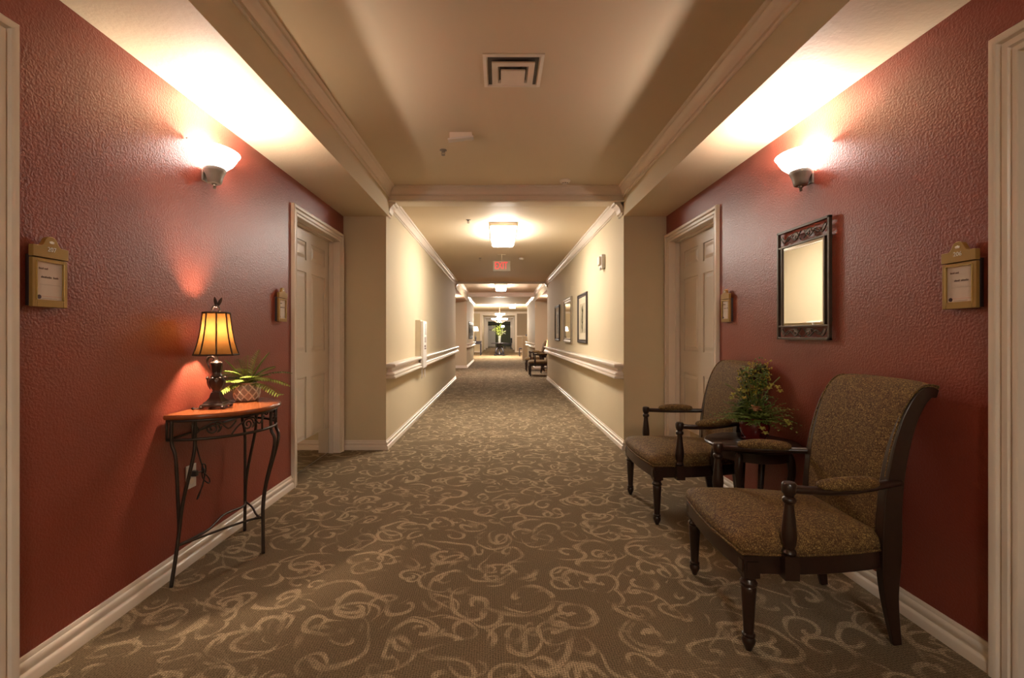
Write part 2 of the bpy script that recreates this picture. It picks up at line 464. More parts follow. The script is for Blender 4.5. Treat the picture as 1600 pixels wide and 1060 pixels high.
# ------------------------------------------------------------------ doors
def door(n, X, yc, w, rot, knob_side, label):
    d = empty('door_%d' % n, (X, yc, 0), rot); tag(d, label, 'door', kind='structure')
    h = DH
    # jamb lining
    MB().box(-w/2-.02, -w/2, 0, .2, 0, h).box(w/2, w/2+.02, 0, .2, 0, h).box(-w/2-.02, w/2+.02, 0, .2, h, h+.02) \
        .box(-w/2, -w/2+.012, .055, .097, 0, h).box(w/2-.012, w/2, .055, .097, 0, h).box(-w/2, w/2, .055, .097, h-.012, h).build('jamb', M['trim'], d)
    # moulded casing
    prof = [(0,0), (0,.012), (.008,.016), (.014,.016), (.018,.008), (.022,.008), (.028,.018), (.044,.020), (.048,.012), (.052,.012), (.058,.026), (.066,.030), (CW-.006,.030), (CW,.024), (CW,0)]
    mb = MB()
    a = w/2
    mb_pts = []
    for u, t in prof:
        mb_pts.append([(-a-u, -t, 0), (-a-u, -t, h+u), (a+u, -t, h+u), (a+u, -t, 0)])
    V = [[mb.bm.verts.new(p) for p in row] for row in mb_pts]
    for i in range(len(V)):
        A, B = V[i], V[(i+1) % len(V)]
        for k in range(3): mb.face([A[k], A[k+1], B[k+1], B[k]])
    mb.face([r[0] for r in V]); mb.face([r[3] for r in V][::-1])
    mb.build('casing', M['trim'], d, smooth=35)
    # six-panel slab
    y = .10; g = .004
    mb = MB().box(-a+g, a-g, y+.010, y+.042, .012, h-g)
    sw = .115
    rows = [(.27, .83), (1.05, 1.77), (1.88, 2.045)]
    zs = [.012, .27, .83, 1.05, 1.77, 1.88, 2.045, h-g]
    for i in range(0, 8, 2): mb.box(-a+g, a-g, y, y+.012, zs[i], zs[i+1])
    for x0, x1 in ((-a+g, -a+sw), (-.055, .055), (a-sw, a-g)):
        for z0, z1 in rows: mb.box(x0, x1, y+.0002, y+.012, z0, z1)
    for x0, x1 in ((-a+sw, -.055), (.055, a-sw)):
        for z0, z1 in rows:
            i = .018; o = .045
            A = [mb.bm.verts.new(p) for p in ((x0+i, y+.0095, z0+i), (x1-i, y+.0095, z0+i), (x1-i, y+.0095, z1-i), (x0+i, y+.0095, z1-i))]
            B = [mb.bm.verts.new(p) for p in ((x0+o, y+.002, z0+o), (x1-o, y+.002, z0+o), (x1-o, y+.002, z1-o), (x0+o, y+.002, z1-o))]
            for k in range(4): mb.face([A[k], A[(k+1) % 4], B[(k+1) % 4], B[k]])
            mb.face(B)
    slab = mb.build('door_slab', M['door'], d)
    kx = knob_side*(a-.07)
    kp = MB().lathe([(0,0), (.028,0), (.028,.004), (.012,.006), (.010,.030), (.020,.036), (.026,.048), (.024,.060), (.014,.066), (0,.067)], seg=20)
    kp.xform(Matrix.Translation((kx, y, 1.03)) @ Matrix.Rotation(PI/2, 4, 'X')).build('knob', M['brass'], d, smooth=40)
    MB().box(-a+.03, a-.03, y-.0025, y-.0002, .018, .272).build('kick_plate', M['kick'], d)['label'] = 'mirror-polished metal kick plate'
    for z in (.25, 1.08, 1.92):
        MB().lathe([(0,0),(.006,0),(.006,.09),(0,.09)], (-knob_side*(a-.004), y-.004, z), 10).build('hinge', M['brass'], d)
    return d
door(1, XL, *DOORS['L'][1], LEFT, -1, 'cream six-panel door in the left red wall, beyond the small console table')
door(2, XR, *DOORS['R'][1], RIGHT, 1, 'cream six-panel door in the right red wall, behind the farther armchair')
door(3, XL, *DOORS['L'][0], LEFT, 1, 'cream door and casing at the left edge, beside name plate 207')
door(4, XR, *DOORS['R'][0], RIGHT, -1, 'cream door and casing at the right edge, beside name plate 206')

# ------------------------------------------------------------------ handrails
RAILP = [(0,.905), (.082,.905), (.094,.899), (.098,.888), (.096,.872), (.084,.862), (.060,.856), (.048,.846), (.048,.822),
         (.060,.812), (.080,.808), (.088,.800), (.088,.786), (.078,.780), (.084,.772), (.098,.766), (.100,.752), (.092,.744), (0,.744)]
def handrail(X, s, y0, y1, label, ret=True):
    mb = MB(); yS = y0 + (.10 if ret else 0)
    rows = []
    if ret: rows.append([mb.bm.verts.new((X, yS-d, z)) for d, z in RAILP])
    rows.append([mb.bm.verts.new((X+s*d, yS-(d if ret else 0), z)) for d, z in RAILP])
    rows.append([mb.bm.verts.new((X+s*d, y1, z)) for d, z in RAILP])
    for A, B in zip(rows, rows[1:]):
        for k in range(len(A)): mb.face([A[k], A[(k+1) % len(A)], B[(k+1) % len(A)], B[k]])
    mb.face(rows[0][::-1]); mb.face(rows[-1])
    o = mb.build('handrail', M['trim'], smooth=50)
    tag(o, label, 'handrail', 'wooden handrails along the hallway')
handrail(CL, 1, Y1+.0, 6.66, 'near length of cream handrail on the left corridor wall, in front of the tall cabinet')
handrail(CL, 1, 6.98, Y2, 'cream handrail on the left corridor wall running on beyond the tall white cabinet', False)
handrail(CR, -1, Y1+.0, Y2, 'long cream handrail on the right corridor wall below the three frames')
handrail(CL, 1, Y3, Y4, 'short distant handrail on the left wall under the small dark pictures')
handrail(CR, -1, Y3, Y4, 'short distant handrail on the right wall before the lobby')

# ------------------------------------------------------------------ wall sconces
def point(name, loc, power, r=.03, col=LC, parent=None):
    L = bpy.data.lights.new(name, 'POINT'); L.energy = power; L.color = col; L.shadow_soft_size = r
    o = bpy.data.objects.new(name, L); COL.objects.link(o); o.location = loc
    if parent: o.parent = parent
    return o
def make_sconce(X, Y, rot, label, power):
    s = empty('wall_sconce', (X, Y, 0), rot); tag(s, label, 'wall lamp', 'bowl wall sconces')
    R = .165
    out = [(.050, 2.125), (.075, 2.130), (.110, 2.148), (.138, 2.172), (.155, 2.198), (.166, 2.222), (.172, 2.226)]
    inn = [(r-.006, z+.004) for r, z in out[::-1]]
    MB().lathe(out + inn, (0, -.004, 0), 36, PI, 2*PI).build('glass_bowl', M['bowl'], s, smooth='all')
    mb = MB().lathe([(.0,2.048), (.034,2.050), (.040,2.056), (.044,2.075), (.050,2.095), (.060,2.112), (.064,2.122), (.064,2.132), (.052,2.134)], (0,-.055,0), 28, sy=.85)
    mb.box(-.030, .030, -.010, -.0005, 2.06, 2.15)
    mb.build('fitter', M['fitter'], s, smooth=40)
    MB().lathe([(0,2.018), (.007,2.020), (.009,2.028), (.005,2.034), (.013,2.040), (.014,2.048), (0,2.05)], (0,-.055,0), 14).build('finial', M['fitter'], s, smooth=40)
    mb = MB().ball((-.168, -.012, 2.232), .006)
    mb.build('clip', M['fitter'], s)
    point('bulb_light', (0, -.085, 2.195), power, .028, parent=s)
    return s
SP = 19
make_sconce(XL, 2.62, LEFT, 'glowing half-bowl sconce on the left red wall above the lamp table', SP)
make_sconce(XR, 2.66, RIGHT, 'glowing half-bowl sconce on the right red wall above the mirror', SP)
make_sconce(XL, 15.0, LEFT, 'distant half-bowl sconce in the second alcove on the left', SP)
make_sconce(XR, 15.0, RIGHT, 'distant half-bowl sconce in the second alcove on the right', SP)

# ------------------------------------------------------------------ armchair
def make_chair():
    c = empty('armchair'); D = M['dark']
    def outline(s=1, n=8, grow=0):
        fx, fy, bx, by = .315, .305, -.262, .232
        P = []
        for k in range(n+1):            # right side back->front
            t = k/n; P.append((lerp(bx, fx, t), -(lerp(by, fy, t)+.030*math.sin(PI*t))))
        for k in range(1, n):           # front
            t = k/n; P.append((fx+.022*math.sin(PI*t), lerp(-fy, fy, t)))
        for k in range(n+1):
            t = k/n; P.append((lerp(fx, bx, t), (lerp(fy, by, t)+.030*math.sin(PI*t))))
        for k in range(1, n):
            t = k/n; P.append((bx, lerp(by, -by, t)))
        cx = .02
        return [((x-cx)*s+cx+(grow if x > 0 else -grow)*0, y*s) for x, y in P]
    O = outline(); I = outline(.90)
    mb = MB(); n = len(O)
    L = [[mb.bm.verts.new((x, y, z)) for x, y in P] for P, z in ((O, .302), (O, .372), (I, .372), (I, .302))]
    for a in range(4):
        A, B = L[a], L[(a+1) % 4]
        for k in range(n): mb.face([A[k], A[(k+1) % n], B[(k+1) % n], B[k]])
    mb.build('seat_rail', D, c, smooth=40, bevel=.003)
    # cushion
    mb = MB(); rings = []
    prof = [(.86, .3725), (.99, .3725), (1.015, .382), (1.02, .398), (1.0, .418), (.95, .434), (.85, .447), (.65, .460), (.4, .468), (.2, .471)]
    for s, z in prof: rings.append([mb.bm.verts.new((x, y, z)) for x, y in outline(s)])
    for A, B in zip(rings, rings[1:]):
        for k in range(n): mb.face([A[k], A[(k+1) % n], B[(k+1) % n], B[k]])
    mb.face(rings[0][::-1]); ctr = mb.bm.verts.new((.02, 0, .472))
    for k in range(n): mb.face([rings[-1][k], rings[-1][(k+1) % n], ctr])
    seat = mb.build('seat', M['fabric'], c, smooth='all')
    MB().tube([(x, y, .3785) for x, y in outline(1.018)], .0055, 6, closed=True).build('piping', M['fabric'], seat, smooth='all')
    # turned front legs
    legp = [(0,0), (.011,.001), (.015,.012), (.023,.030), (.0245,.042), (.020,.052), (.0235,.056), (.0235,.063), (.0185,.068), (.0185,.076), (.0225,.16), (.0265,.225), (.0275,.243), (.024,.248), (.030,.254), (.031,.263), (.026,.270), (.023,.276), (.029,.283), (.029,.29)]
    for sy in (-1, 1):
        mb = MB().lathe(legp, (.285, sy*.285, 0), 20)
        mb.box(.285-.029, .285+.029, sy*.285-.029, sy*.285+.029, .288, .371)
        mb.box(.285-.020, .285+.0335, sy*.285-.020, sy*.285+.020, .312, .352)
        mb.box(.285-.020, .285+.020, sy*.285-.0335, sy*.285+.0335, .312, .352)
        mb.build('front_leg', D, c, smooth=38)
    # saber back leg running on up as the back post
    path = [(-.305,0), (-.290,.09), (-.274,.20), (-.264,.32), (-.262,.42), (-.265,.53), (-.276,.65), (-.298,.77), (-.330,.88), (-.368,.955), (-.403,.985), (-.438,.980)]
    lat = [.222,.222,.226,.236,.240,.240,.240,.240,.240,.240,.240,.240]
    wid = [.016,.021,.027,.034,.036,.034,.032,.030,.028,.026,.023,.016]
    for sy in (-1, 1):
        P3 = catmull([(x, sy*l, z) for (x, z), l in zip(path, lat)], 4)
        W = [v.x for v in catmull([(w,0,0) for w in wid], 4)]
        MB().tube(P3, W, 4, flat=.62, up=(1,0,0), square=True).build('back_leg', D, c, smooth=30, bevel=.003)
    # upholstered back, rolling over at the top
    S = catmull([(x, 0, z) for x, z in path if z > .40], 5)
    mb = MB(); rows = []
    nu = 10
    for i, p in enumerate(S):
        t = (S[min(i+1, len(S)-1)] - S[max(i-1, 0)]).normalized()
        nrm = Vector((t.z, 0, -t.x))
        if nrm.x < 0 and i < len(S)*.5: nrm = -nrm
        row = []
        for k in range(nu+1):
            u = -1+2*k/nu
            e = min(1, i/3, (len(S)-1-i)/2+.25)
            off = .026 + .014*(1-abs(u)**5)*max(e, .25)
            row.append(mb.bm.verts.new(p + nrm*off + Vector((0, u*.246, 0))))
        for k in range(nu, -1, -1):
            u = -1+2*k/nu
            row.append(mb.bm.verts.new(p - nrm*.016 + Vector((0, u*.246, 0))))
        rows.append(row)
    for A, B in zip(rows, rows[1:]):
        m = len(A)
        for k in range(m): mb.face([A[k], A[(k+1) % m], B[(k+1) % m], B[k]])
    mb.face(rows[0][::-1]); mb.face(rows[-1])
    back = mb.build('backrest', M['fabric'], c, smooth=60)
    for sy in (-1, 1):
        MB().tube([p + Vector((.0,0,0)) + Vector((0, sy*.244, 0)) + (Vector((S[min(i+1,len(S)-1)].z-S[max(i-1,0)].z, 0, -(S[min(i+1,len(S)-1)].x-S[max(i-1,0)].x))).normalized()*.028) for i, p in enumerate(S)], .0045, 6).build('piping', M['fabric'], back, smooth='all')
    MB().box(-.288, -.252, -.238, .238, .395, .432).build('back_rail', D, c, bevel=.003)
    # arms
    for sy in (-1, 1):
        px, py = .155, sy*.322
        mb = MB().lathe([(.016,.384), (.023,.388), (.026,.396), (.022,.404), (.018,.408), (.0235,.425), (.0265,.452), (.0255,.48), (.020,.53), (.0165,.56), (.0155,.575), (.022,.582), (.0245,.590), (.022,.598), (.016,.603), (.0185,.609), (.024,.618), (.0255,.630), (.0255,.648), (.020,.656), (0,.660)], (px, py, 0), 20)
        mb.box(px-.026, px+.026, py-.024, py+.024, .298, .386)
        mb.build('arm_post', D, c, smooth=38)
        A = catmull([(px+.0, py, .632), (.08, sy*.330, .628), (-.03, sy*.322, .626), (-.14, sy*.295, .630), (-.24, sy*.262, .636), (-.292, sy*.246, .640)], 5)
        MB().tube(A, .0155, 8, flat=1.25, up=(0,0,1)).build('armrest', D, c, smooth='all')
        # upholstered arm pad
        PP = catmull([(.055, sy*.328, .646), (.0, sy*.324, .650), (-.08, sy*.313, .652), (-.15, sy*.292, .650), (-.185, sy*.280, .648)], 5)
        m = len(PP)
        R = [.006+.020*math.sin(PI*min(1, max(0, i/(m-1))))**.45 for i in range(m)]
        MB().tube(PP, R, 12, flat=1.35, up=(0,0,1)).build('arm_pad', M['fabric'], c, smooth='all')['label'] = 'upholstered arm pad'
    return c
GCH = 'upholstered armchairs along the right wall'
ch = make_chair()
tag(ch, 'nearest dark wood armchair with patterned seat and back, facing the left wall', 'armchair', GCH)
ch.location = (1.254, 2.07, 0); ch.rotation_euler.z = math.radians(177)
for loc, a, lab in (((1.285, 3.285, 0), 181, 'second armchair, beyond the side table with flowers and before the right door'),
                    ((1.20, 14.05, 0), 180, 'nearer of the two small distant armchairs in the second alcove'),
                    ((1.20, 15.9, 0), 180, 'farther of the two small distant armchairs in the second alcove')):
    k = copy_tree(ch); k.location = loc; k.rotation_euler.z = math.radians(a); k['label'] = lab

# ------------------------------------------------------------------ side table
def make_side_table():
    t = empty('side_table')
    MB().lathe([(0,.553), (.225,.553), (.238,.557), (.250,.564), (.254,.572), (.250,.579), (.244,.582), (0,.582)], seg=48).build('tabletop', M['dark'], t, smooth=40)
    MB().lathe([(.190,.500), (.205,.498), (.205,.554), (.190,.554)], seg=40).build('apron', M['dark'], t, smooth=40)
    for k in range(4):
        a = PI/4+k*PI/2
        d = Vector((math.cos(a), math.sin(a), 0))
        pts = catmull([d*.185+Vector((0,0,.55)), d*.205+Vector((0,0,.50)), d*.210+Vector((0,0,.42)), d*.185+Vector((0,0,.30)), d*.168+Vector((0,0,.18)), d*.185+Vector((0,0,.06)), d*.215+Vector((0,0,0))], 5)
        n = len(pts)
        R = [lerp(.023, .012, i/(n-1)) for i in range(n)]
        MB().tube(pts, R, 8, up=d).build('leg', M['dark'], t, smooth=60)
    MB().lathe([(0,.165), (.150,.165), (.158,.172), (.150,.180), (0,.180)], seg=32).build('shelf', M['dark'], t, smooth=40)
    return t
st = make_side_table(); st.location = (1.485, 2.775, 0)
tag(st, 'round dark wooden side table between the two near armchairs, holding the flower pot', 'table', 'round side tables between armchairs')
s2 = copy_tree(st); s2.location = (1.47, 14.98, 0); s2['label'] = 'distant round side table between the two far armchairs'

# ------------------------------------------------------------------ flower arrangement in burgundy pot
def leaf(mb, p, d, L, w, up=Vector((0,0,1)), droop=.3, n=5):
    d = d.normalized(); side = d.cross(up)
    side = side.normalized() if side.length > 1e-4 else Vector((1,0,0))
    nn = side.cross(d)
    prev = None
    for k in range(n+1):
        t = k/n
        c = p + d*(L*t) - Vector((0,0,1))*(droop*L*t*t)
        ww = w*math.sin(PI*min(1, t*.92+.04))**.8
        row = [mb.bm.verts.new(c - side*ww + nn*ww*.25), mb.bm.verts.new(c), mb.bm.verts.new(c + side*ww + nn*ww*.25)]
        if prev:
            mb.face([prev[0], prev[1], row[1], row[0]]); mb.face([prev[1], prev[2], row[2], row[1]])
        prev = row
def rdir(elmin, elmax, azc=None, azw=PI):
    az = random.uniform(-PI, PI) if azc is None else azc+random.uniform(-azw, azw)
    el = random.uniform(elmin, elmax)
    return Vector((math.cos(az)*math.cos(el), math.sin(az)*math.cos(el), math.sin(el)))
def make_bouquet():
    b = empty('flower_arrangement')
    MB().lathe([(0,.0), (.062,.0), (.074,.004), (.074,.009), (.060,.011), (.066,.022), (.078,.045), (.082,.072), (.078,.100), (.072,.116), (.075,.121), (.075,.129), (.068,.129), (.066,.118), (0,.112)], seg=36).build('pot', M['redpot'], b, smooth=50)['label'] = 'burgundy glazed pot'
    c0 = Vector((0,0,.12))
    mb = MB()                         # feathery fern foliage
    for k in range(170):
        d = rdir(.0, 1.15); d.x *= 1.1
        p = c0 + Vector((random.uniform(-.05,.05), random.uniform(-.05,.05), 0))
        L = random.uniform(.10, .23)
        dd = d.normalized()
        for j in range(7):
            q = p + dd*(L*(.25+.75*j/6)) - Vector((0,0,1))*((.25 if d.y > 0 or abs(d.x) > .6 else .05)*L*(j/6)**2)
            for sg in (-1, 1):
                sd = dd.cross(Vector((0,0,1)))
                leaf(mb, q, sd*sg + dd*.8, .030*(1-.08*j), .006, n=2)
    mb.build('fern_foliage', M['leaf'], b)
    for k in range(11):
        mb = MB(); leaf(mb, c0+rdir(.1,.9)*.04, rdir(.1, .8, -PI/2+(k-5)*.42, .2), random.uniform(.09,.13), random.uniform(.022,.032), droop=.25, n=7)
        o = mb.build('leaf', M['leaf2'], b, smooth='all'); m = o.modifiers.new('thick', 'SOLIDIFY'); m.thickness = .0012
    for az, el, L in ((-2.6,.9,.30), (-1.9,1.05,.33), (.6,1.0,.32), (-1.2,.85,.22), (1.9,1.2,.3), (-2.2,.5,.2)):
        d = Vector((math.cos(az)*math.cos(el), math.sin(az)*math.cos(el), math.sin(el)))
        pts = catmull([c0, c0+d*L*.5+Vector((0,0,.03)), c0+d*L-Vector((0,0,.02))], 6)
        MB().tube(pts, .003, 6).build('stem', M['leaf2'], b, smooth='all')
    def blossom(c, n=9, r=.014, mat='blossom', name='blossom'):
        mb = MB()
        for i in range(n):
            a = i*2.4
            d = Vector((math.cos(a), math.sin(a), .5*math.sin(i)))
            leaf(mb, c - d*.002, d + Vector((0,0,.5)), r*1.6, r*.6, droop=.1, n=3)
        mb.ball(c, r*.55, 8, 6)
        mb.build(name, M[mat], b, smooth='all')
    # positions in arrangement space (x right along the wall direction is set by rotation)
    for dx, dy, dz in ((-.115,.0,.265), (-.085,-.02,.295), (-.055,.01,.285), (-.125,-.02,.245), (-.06,-.03,.25), (.085,.02,.33), (.115,0,.32), (.13,.02,.295), (.07,-.02,.315), (.155,-.03,.13), (.17,0,.11), (.03,-.10,.09), (.045,-.10,.065)):
        blossom(Vector((dx, dy-.055, dz)))
    blossom(Vector((.0,-.10,.19)), 7, .026, 'peach', 'peach_flower'); blossom(Vector((-.01,.0,.31)), 7, .016, 'peach', 'peach_flower')
    for dx, dz, s in ((-.01,.46,1), (.03,.47,1), (.075,.465,1), (-.05,.42,1), (-.075,.39,1), (.05,.42,1), (.02,.40,1)):
        mb = MB()
        base = Vector((dx*.4, .0, .16)); tip = Vector((dx, .01, dz))
        pts = catmull([base, base.lerp(tip, .5)+Vector((0,.01,.02)), tip], 6)
        mb.tube(pts, .0014, 5)
        for j in range(40):
            t = random.uniform(.45, 1.03)
            q = base.lerp(tip, t) + Vector((random.uniform(-.024,.024), random.uniform(-.024,.024), random.uniform(-.01,.02)))
            mb.ball(q, random.uniform(.0035,.0055), 6, 4)
        mb.build('berry_spray', M['berry' if random.random() < .7 else 'leaf2'], b, smooth='all')
    mb = MB()
    for k in range(320):
        q = Vector((random.uniform(-.075,.065), random.uniform(-.04,.04), random.uniform(.16,.43)))
        leaf(mb, q, rdir(-.2,1.2), random.uniform(.03,.05), .007, n=3)
    mb.build('dark_foliage', M['fernd'], b)
    return b
fb = make_bouquet(); fb.location = (1.535, 2.83, .582); fb.rotation_euler.z = math.radians(-25)
tag(fb, 'artificial greenery and yellow-green flowers in a burgundy pot on the round side table', 'flowers')

# ------------------------------------------------------------------ console table
TZ = .815; TC = 2.63
def make_console():
    t = empty('console_table')
    # local frame like wall things: x along the wall, -y out
    hw, dp = .352, .375
    def arc(s, n=28, y0=0):
        return [(s*hw*math.cos(PI+PI*k/n), y0+ s*dp*math.sin(PI+PI*k/n)) for k in range(n+1)]
    mb = MB(); rings = []
    for s, z in ((.955, TZ-.026), (.985, TZ-.022), (1.0, TZ-.014), (1.0, TZ-.008), (.985, TZ)):
        rings.append([mb.bm.verts.new((x, min(y, 0)-.012, z)) for x, y in arc(s)])
    for A, B in zip(rings, rings[1:]):
        for k in range(len(A)): mb.face([A[k], A[(k+1) % len(A)], B[(k+1) % len(A)], B[k]])
    mb.face(rings[0][::-1]); mb.face(rings[-1])
    mb.build('tabletop', M['top'], t, smooth=40)['label'] = 'polished cherry demilune top'
    iron = M['iron']
    # apron: two rails plus scrollwork
    mb = MB()
    up = [(x, y-.012, TZ-.032) for x, y in arc(.93)]; lo = [(x, y-.012, TZ-.125) for x, y in arc(.93)]
    mb.tube(up, .007, 6); mb.tube(lo, .0075, 6)
    mb.tube([up[0], up[-1]], .006, 6); mb.tube([lo[0], lo[-1]], .006, 6)
    for k in (0, 3, 12, 16, 25, 28): mb.tube([up[k], lo[k]], .0055, 6)
    mb.build('apron_rail', iron, t, smooth='all')
    def on(kf, z):   # point on the apron curve
        a = PI+PI*kf/28
        return Vector((.93*hw*math.cos(a), .93*dp*math.sin(a)-.012, z))
    for k0 in (5.2, 9.6, 18.4, 22.8):
        sg = 1 if k0 < 14 else -1
        mb = MB()
        P = []
        for i in range(22):                 # S-scroll
            tt = i/21; r = .034*(1-.78*tt); a = tt*4.2*PI/2*1.6
            P.append(on(k0+sg*(r*math.cos(a)/.041), TZ-.078+r*math.sin(a)))
        mb.tube(P, .0042, 6)
        P = catmull([on(k0-sg*2.2, TZ-.118), on(k0-sg*1.2, TZ-.075), on(k0+sg*.6, TZ-.044), on(k0+sg*1.8, TZ-.085), on(k0+sg*2.8, TZ-.05)], 6)
        mb.tube(P, .004, 6)
        leaf(mb, on(k0+.5, TZ-.1), Vector((sg*1.0,0,.6)), .05, .010, up=Vector((0,-1,0)), droop=0)
        mb.build('apron_scroll', iron, t, smooth='all')
    # paired-rod legs
    def leg(top1, top2, mid, knee, foot):
        mb = MB()
        for tp, sg in ((top1, 1), (top2, -1)):
            tp = Vector(tp)
            out = Vector((mid[0], mid[1], 0))
            P = catmull([(tp.x, tp.y, TZ-.03), (tp.x, tp.y, TZ-.14), (lerp(tp.x, mid[0], .25)+knee[0]*.9, lerp(tp.y, mid[1], .25)+knee[1]*.9, .60), (lerp(tp.x, mid[0], .8)+knee[0]*.2, lerp(tp.y, mid[1], .8)+knee[1]*.2, .38), (mid[0]+sg*.004, mid[1]+sg*.004, .25), (lerp(mid[0], foot[0], .45)+sg*.006, lerp(mid[1], foot[1], .45)+sg*.004, .12), (foot[0]+sg*.005, foot[1]+sg*.004, 0)], 6)
            mb.tube(P, .0085, 8)
        mb.build('leg', iron, t, smooth='all')
    leg((-.325,-.035,0), (-.295,-.13,0), (-.330,-.075), (0,-.012), (-.380,-.07))
    leg((.31,-.035,0), (.29,-.13,0), (.27,-.075), (0,-.012), (.27,-.07))
    leg((.02,-.355,0), (.12,-.335,0), (.0,-.32), (0,-.035), (-.03,-.335))
    mb = MB()
    a = Vector((-.345,-.075,.18)); b2 = Vector((.27,-.075,.18)); f = Vector((-.015,-.315,.19))
    m1 = Vector((0,-.10,.20))
    mb.tube(catmull([a, Vector((-.17,-.115,.185)), m1, Vector((.17,-.115,.185)), b2], 6), .006, 6)
    mb.tube(catmull([a, Vector((-.16,-.17,.18)), Vector((-.03,-.25,.18)), f], 6), .006, 6)
    mb.tube(catmull([b2, Vector((.17,-.17,.18)), Vector((.06,-.25,.18)), f], 6), .006, 6)
    mb.build('stretcher', iron, t, smooth='all')
    return t
ct = make_console(); ct.location = (XL, TC, 0); ct.rotation_euler.z = LEFT
tag(ct, 'half-round console table with cherry top and curved iron legs under the lit lamp', 'table', 'half-round iron console tables')
c2 = copy_tree(ct); c2.location = (XL, 13.45, 0); c2['label'] = 'distant console table in the second alcove, showing only a curved iron leg'

# ------------------------------------------------------------------ table lamp
def make_lamp():
    l = empty('table_lamp'); B = M['bronze']
    def sq(mb, rows, c=(0,0)):
        R = []
        for h, z in rows: R.append([mb.bm.verts.new((c[0]+a*h, c[1]+b*h, z)) for a, b in ((-1,-1),(1,-1),(1,1),(-1,1))])
        for A, C in zip(R, R[1:]):
            for k in range(4): mb.face([A[k], A[(k+1) % 4], C[(k+1) % 4], C[k]])
        mb.face(R[0][::-1]); mb.face(R[-1])
    mb = MB()
    sq(mb, [(.058,.010), (.060,.018), (.056,.024), (.048,.027), (.046,.034), (.036,.042), (.026,.058), (.021,.078), (.018,.084)])
    for a in (-1,1):
        for b in (-1,1): mb.ball((a*.052, b*.052, .010), .012, 10, 6, (1,1,.8))
    mb.build('base', B, l, smooth=30, bevel=.002)
    mb = MB().lathe([(.012,.082), (.022,.086), (.018,.094), (.024,.104), (.035,.124), (.040,.142), (.036,.156), (.026,.164), (.030,.170), (.024,.178), (.022,.200), (.026,.222), (.030,.240), (.026,.246), (.012,.250), (.008,.262), (.008,.30)], seg=24)
    for k in range(8):                 # acanthus leaves round the urn and neck
        a = 2*PI*k/8; d = Vector((math.cos(a), math.sin(a), 0))
        i0 = len(mb.bm.verts)
        leaf(mb, d*.030+Vector((0,0,.10)), d*.25+Vector((0,0,1)), .062, .013, up=d, droop=-.1, n=5)
        leaf(mb, d*.019+Vector((0,0,.172)), d*.16+Vector((0,0,1)), .066, .009, up=d, droop=-.05, n=5)
        mb.ball(d*.044+Vector((0,0,.160)), .008, 8, 6)
    mb.build('stem', B, l, smooth=60)
    P = catmull([(-.026,0,.200), (-.040,0,.228), (-.046,0,.252), (-.036,0,.272), (-.018,0,.272), (-.010,0,.258), (-.020,0,.250)], 6)
    MB().tube(P, [.004+.003*math.sin(PI*i/(len(P)-1)) for i in range(len(P))], 8).build('scroll_handle', B, l, smooth='all')
    # eight-sided bell shade
    prof = [(.104,.285), (.093,.318), (.084,.352), (.076,.392), (.070,.432), (.066,.472), (.062,.508)]
    mb = MB(); R = []
    for r, z in prof: R.append([mb.bm.verts.new((r*math.cos(PI/8+k*PI/4), r*math.sin(PI/8+k*PI/4), z)) for k in range(8)])
    for A, C in zip(R, R[1:]):
        for k in range(8): mb.face([A[k], A[(k+1) % 8], C[(k+1) % 8], C[k]])
    sh = mb.build('lamp_shade', M['shade'], l)
    sh['label'] = 'eight-panel amber bell shade with dark braid'
    mb = MB()
    for k in range(8):
        a = PI/8+k*PI/4
        mb.tube([((r+.001)*math.cos(a), (r+.001)*math.sin(a), z) for r, z in prof], .0038, 6)
    for r, z in (prof[0], prof[-1]):
        mb.tube([((r+.001)*math.cos(PI/8+k*PI/4), (r+.001)*math.sin(PI/8+k*PI/4), z) for k in range(8)], .0055, 6, closed=True)
    mb.build('shade_braid', M['shadetrim'], sh)
    mb = MB()
    for k in range(3):
        a = k*2*PI/3; mb.tube([(0,0,.506), (.062*math.cos(a), .062*math.sin(a), .506)], .0015, 5)
    mb.tube([(.0,0,.30), (.045,0,.33), (.05,0,.42), (.02,0,.49), (0,0,.508)], .0016, 5); mb.tube([(.0,0,.30), (-.045,0,.33), (-.05,0,.42), (-.02,0,.49), (0,0,.508)], .0016, 5)
    mb.build('harp', M['brass'], l)
    MB().ball((0,0,.415), .026, 16, 10, (1,1,1.25)).build('bulb', M['bulb'], l, smooth='all')
    mb = MB()
    P = catmull([(-.014,0,.508), (-.020,0,.528), (-.010,0,.545), (.008,0,.542), (.016,0,.526), (.010,0,.512)], 6)
    mb.tube(P, .0055, 8)
    leaf(mb, Vector((0,0,.54)), Vector((-.18,0,1)), .055, .009, up=Vector((0,1,0)), droop=0)
    leaf(mb, Vector((.004,0,.54)), Vector((.45,0,1)), .055, .009, up=Vector((0,1,0)), droop=0)
    mb.ball((0,0,.544), .008, 8, 6)
    mb.build('finial', B, l, smooth='all')
    return l
lx, ly = -1.515, 2.52
lamp = make_lamp(); lamp.location = (lx, ly, TZ+.001); lamp.rotation_euler.z = math.radians(8)
tag(lamp, 'lit table lamp with amber panelled shade and ornate dark base on the console table', 'lamp')
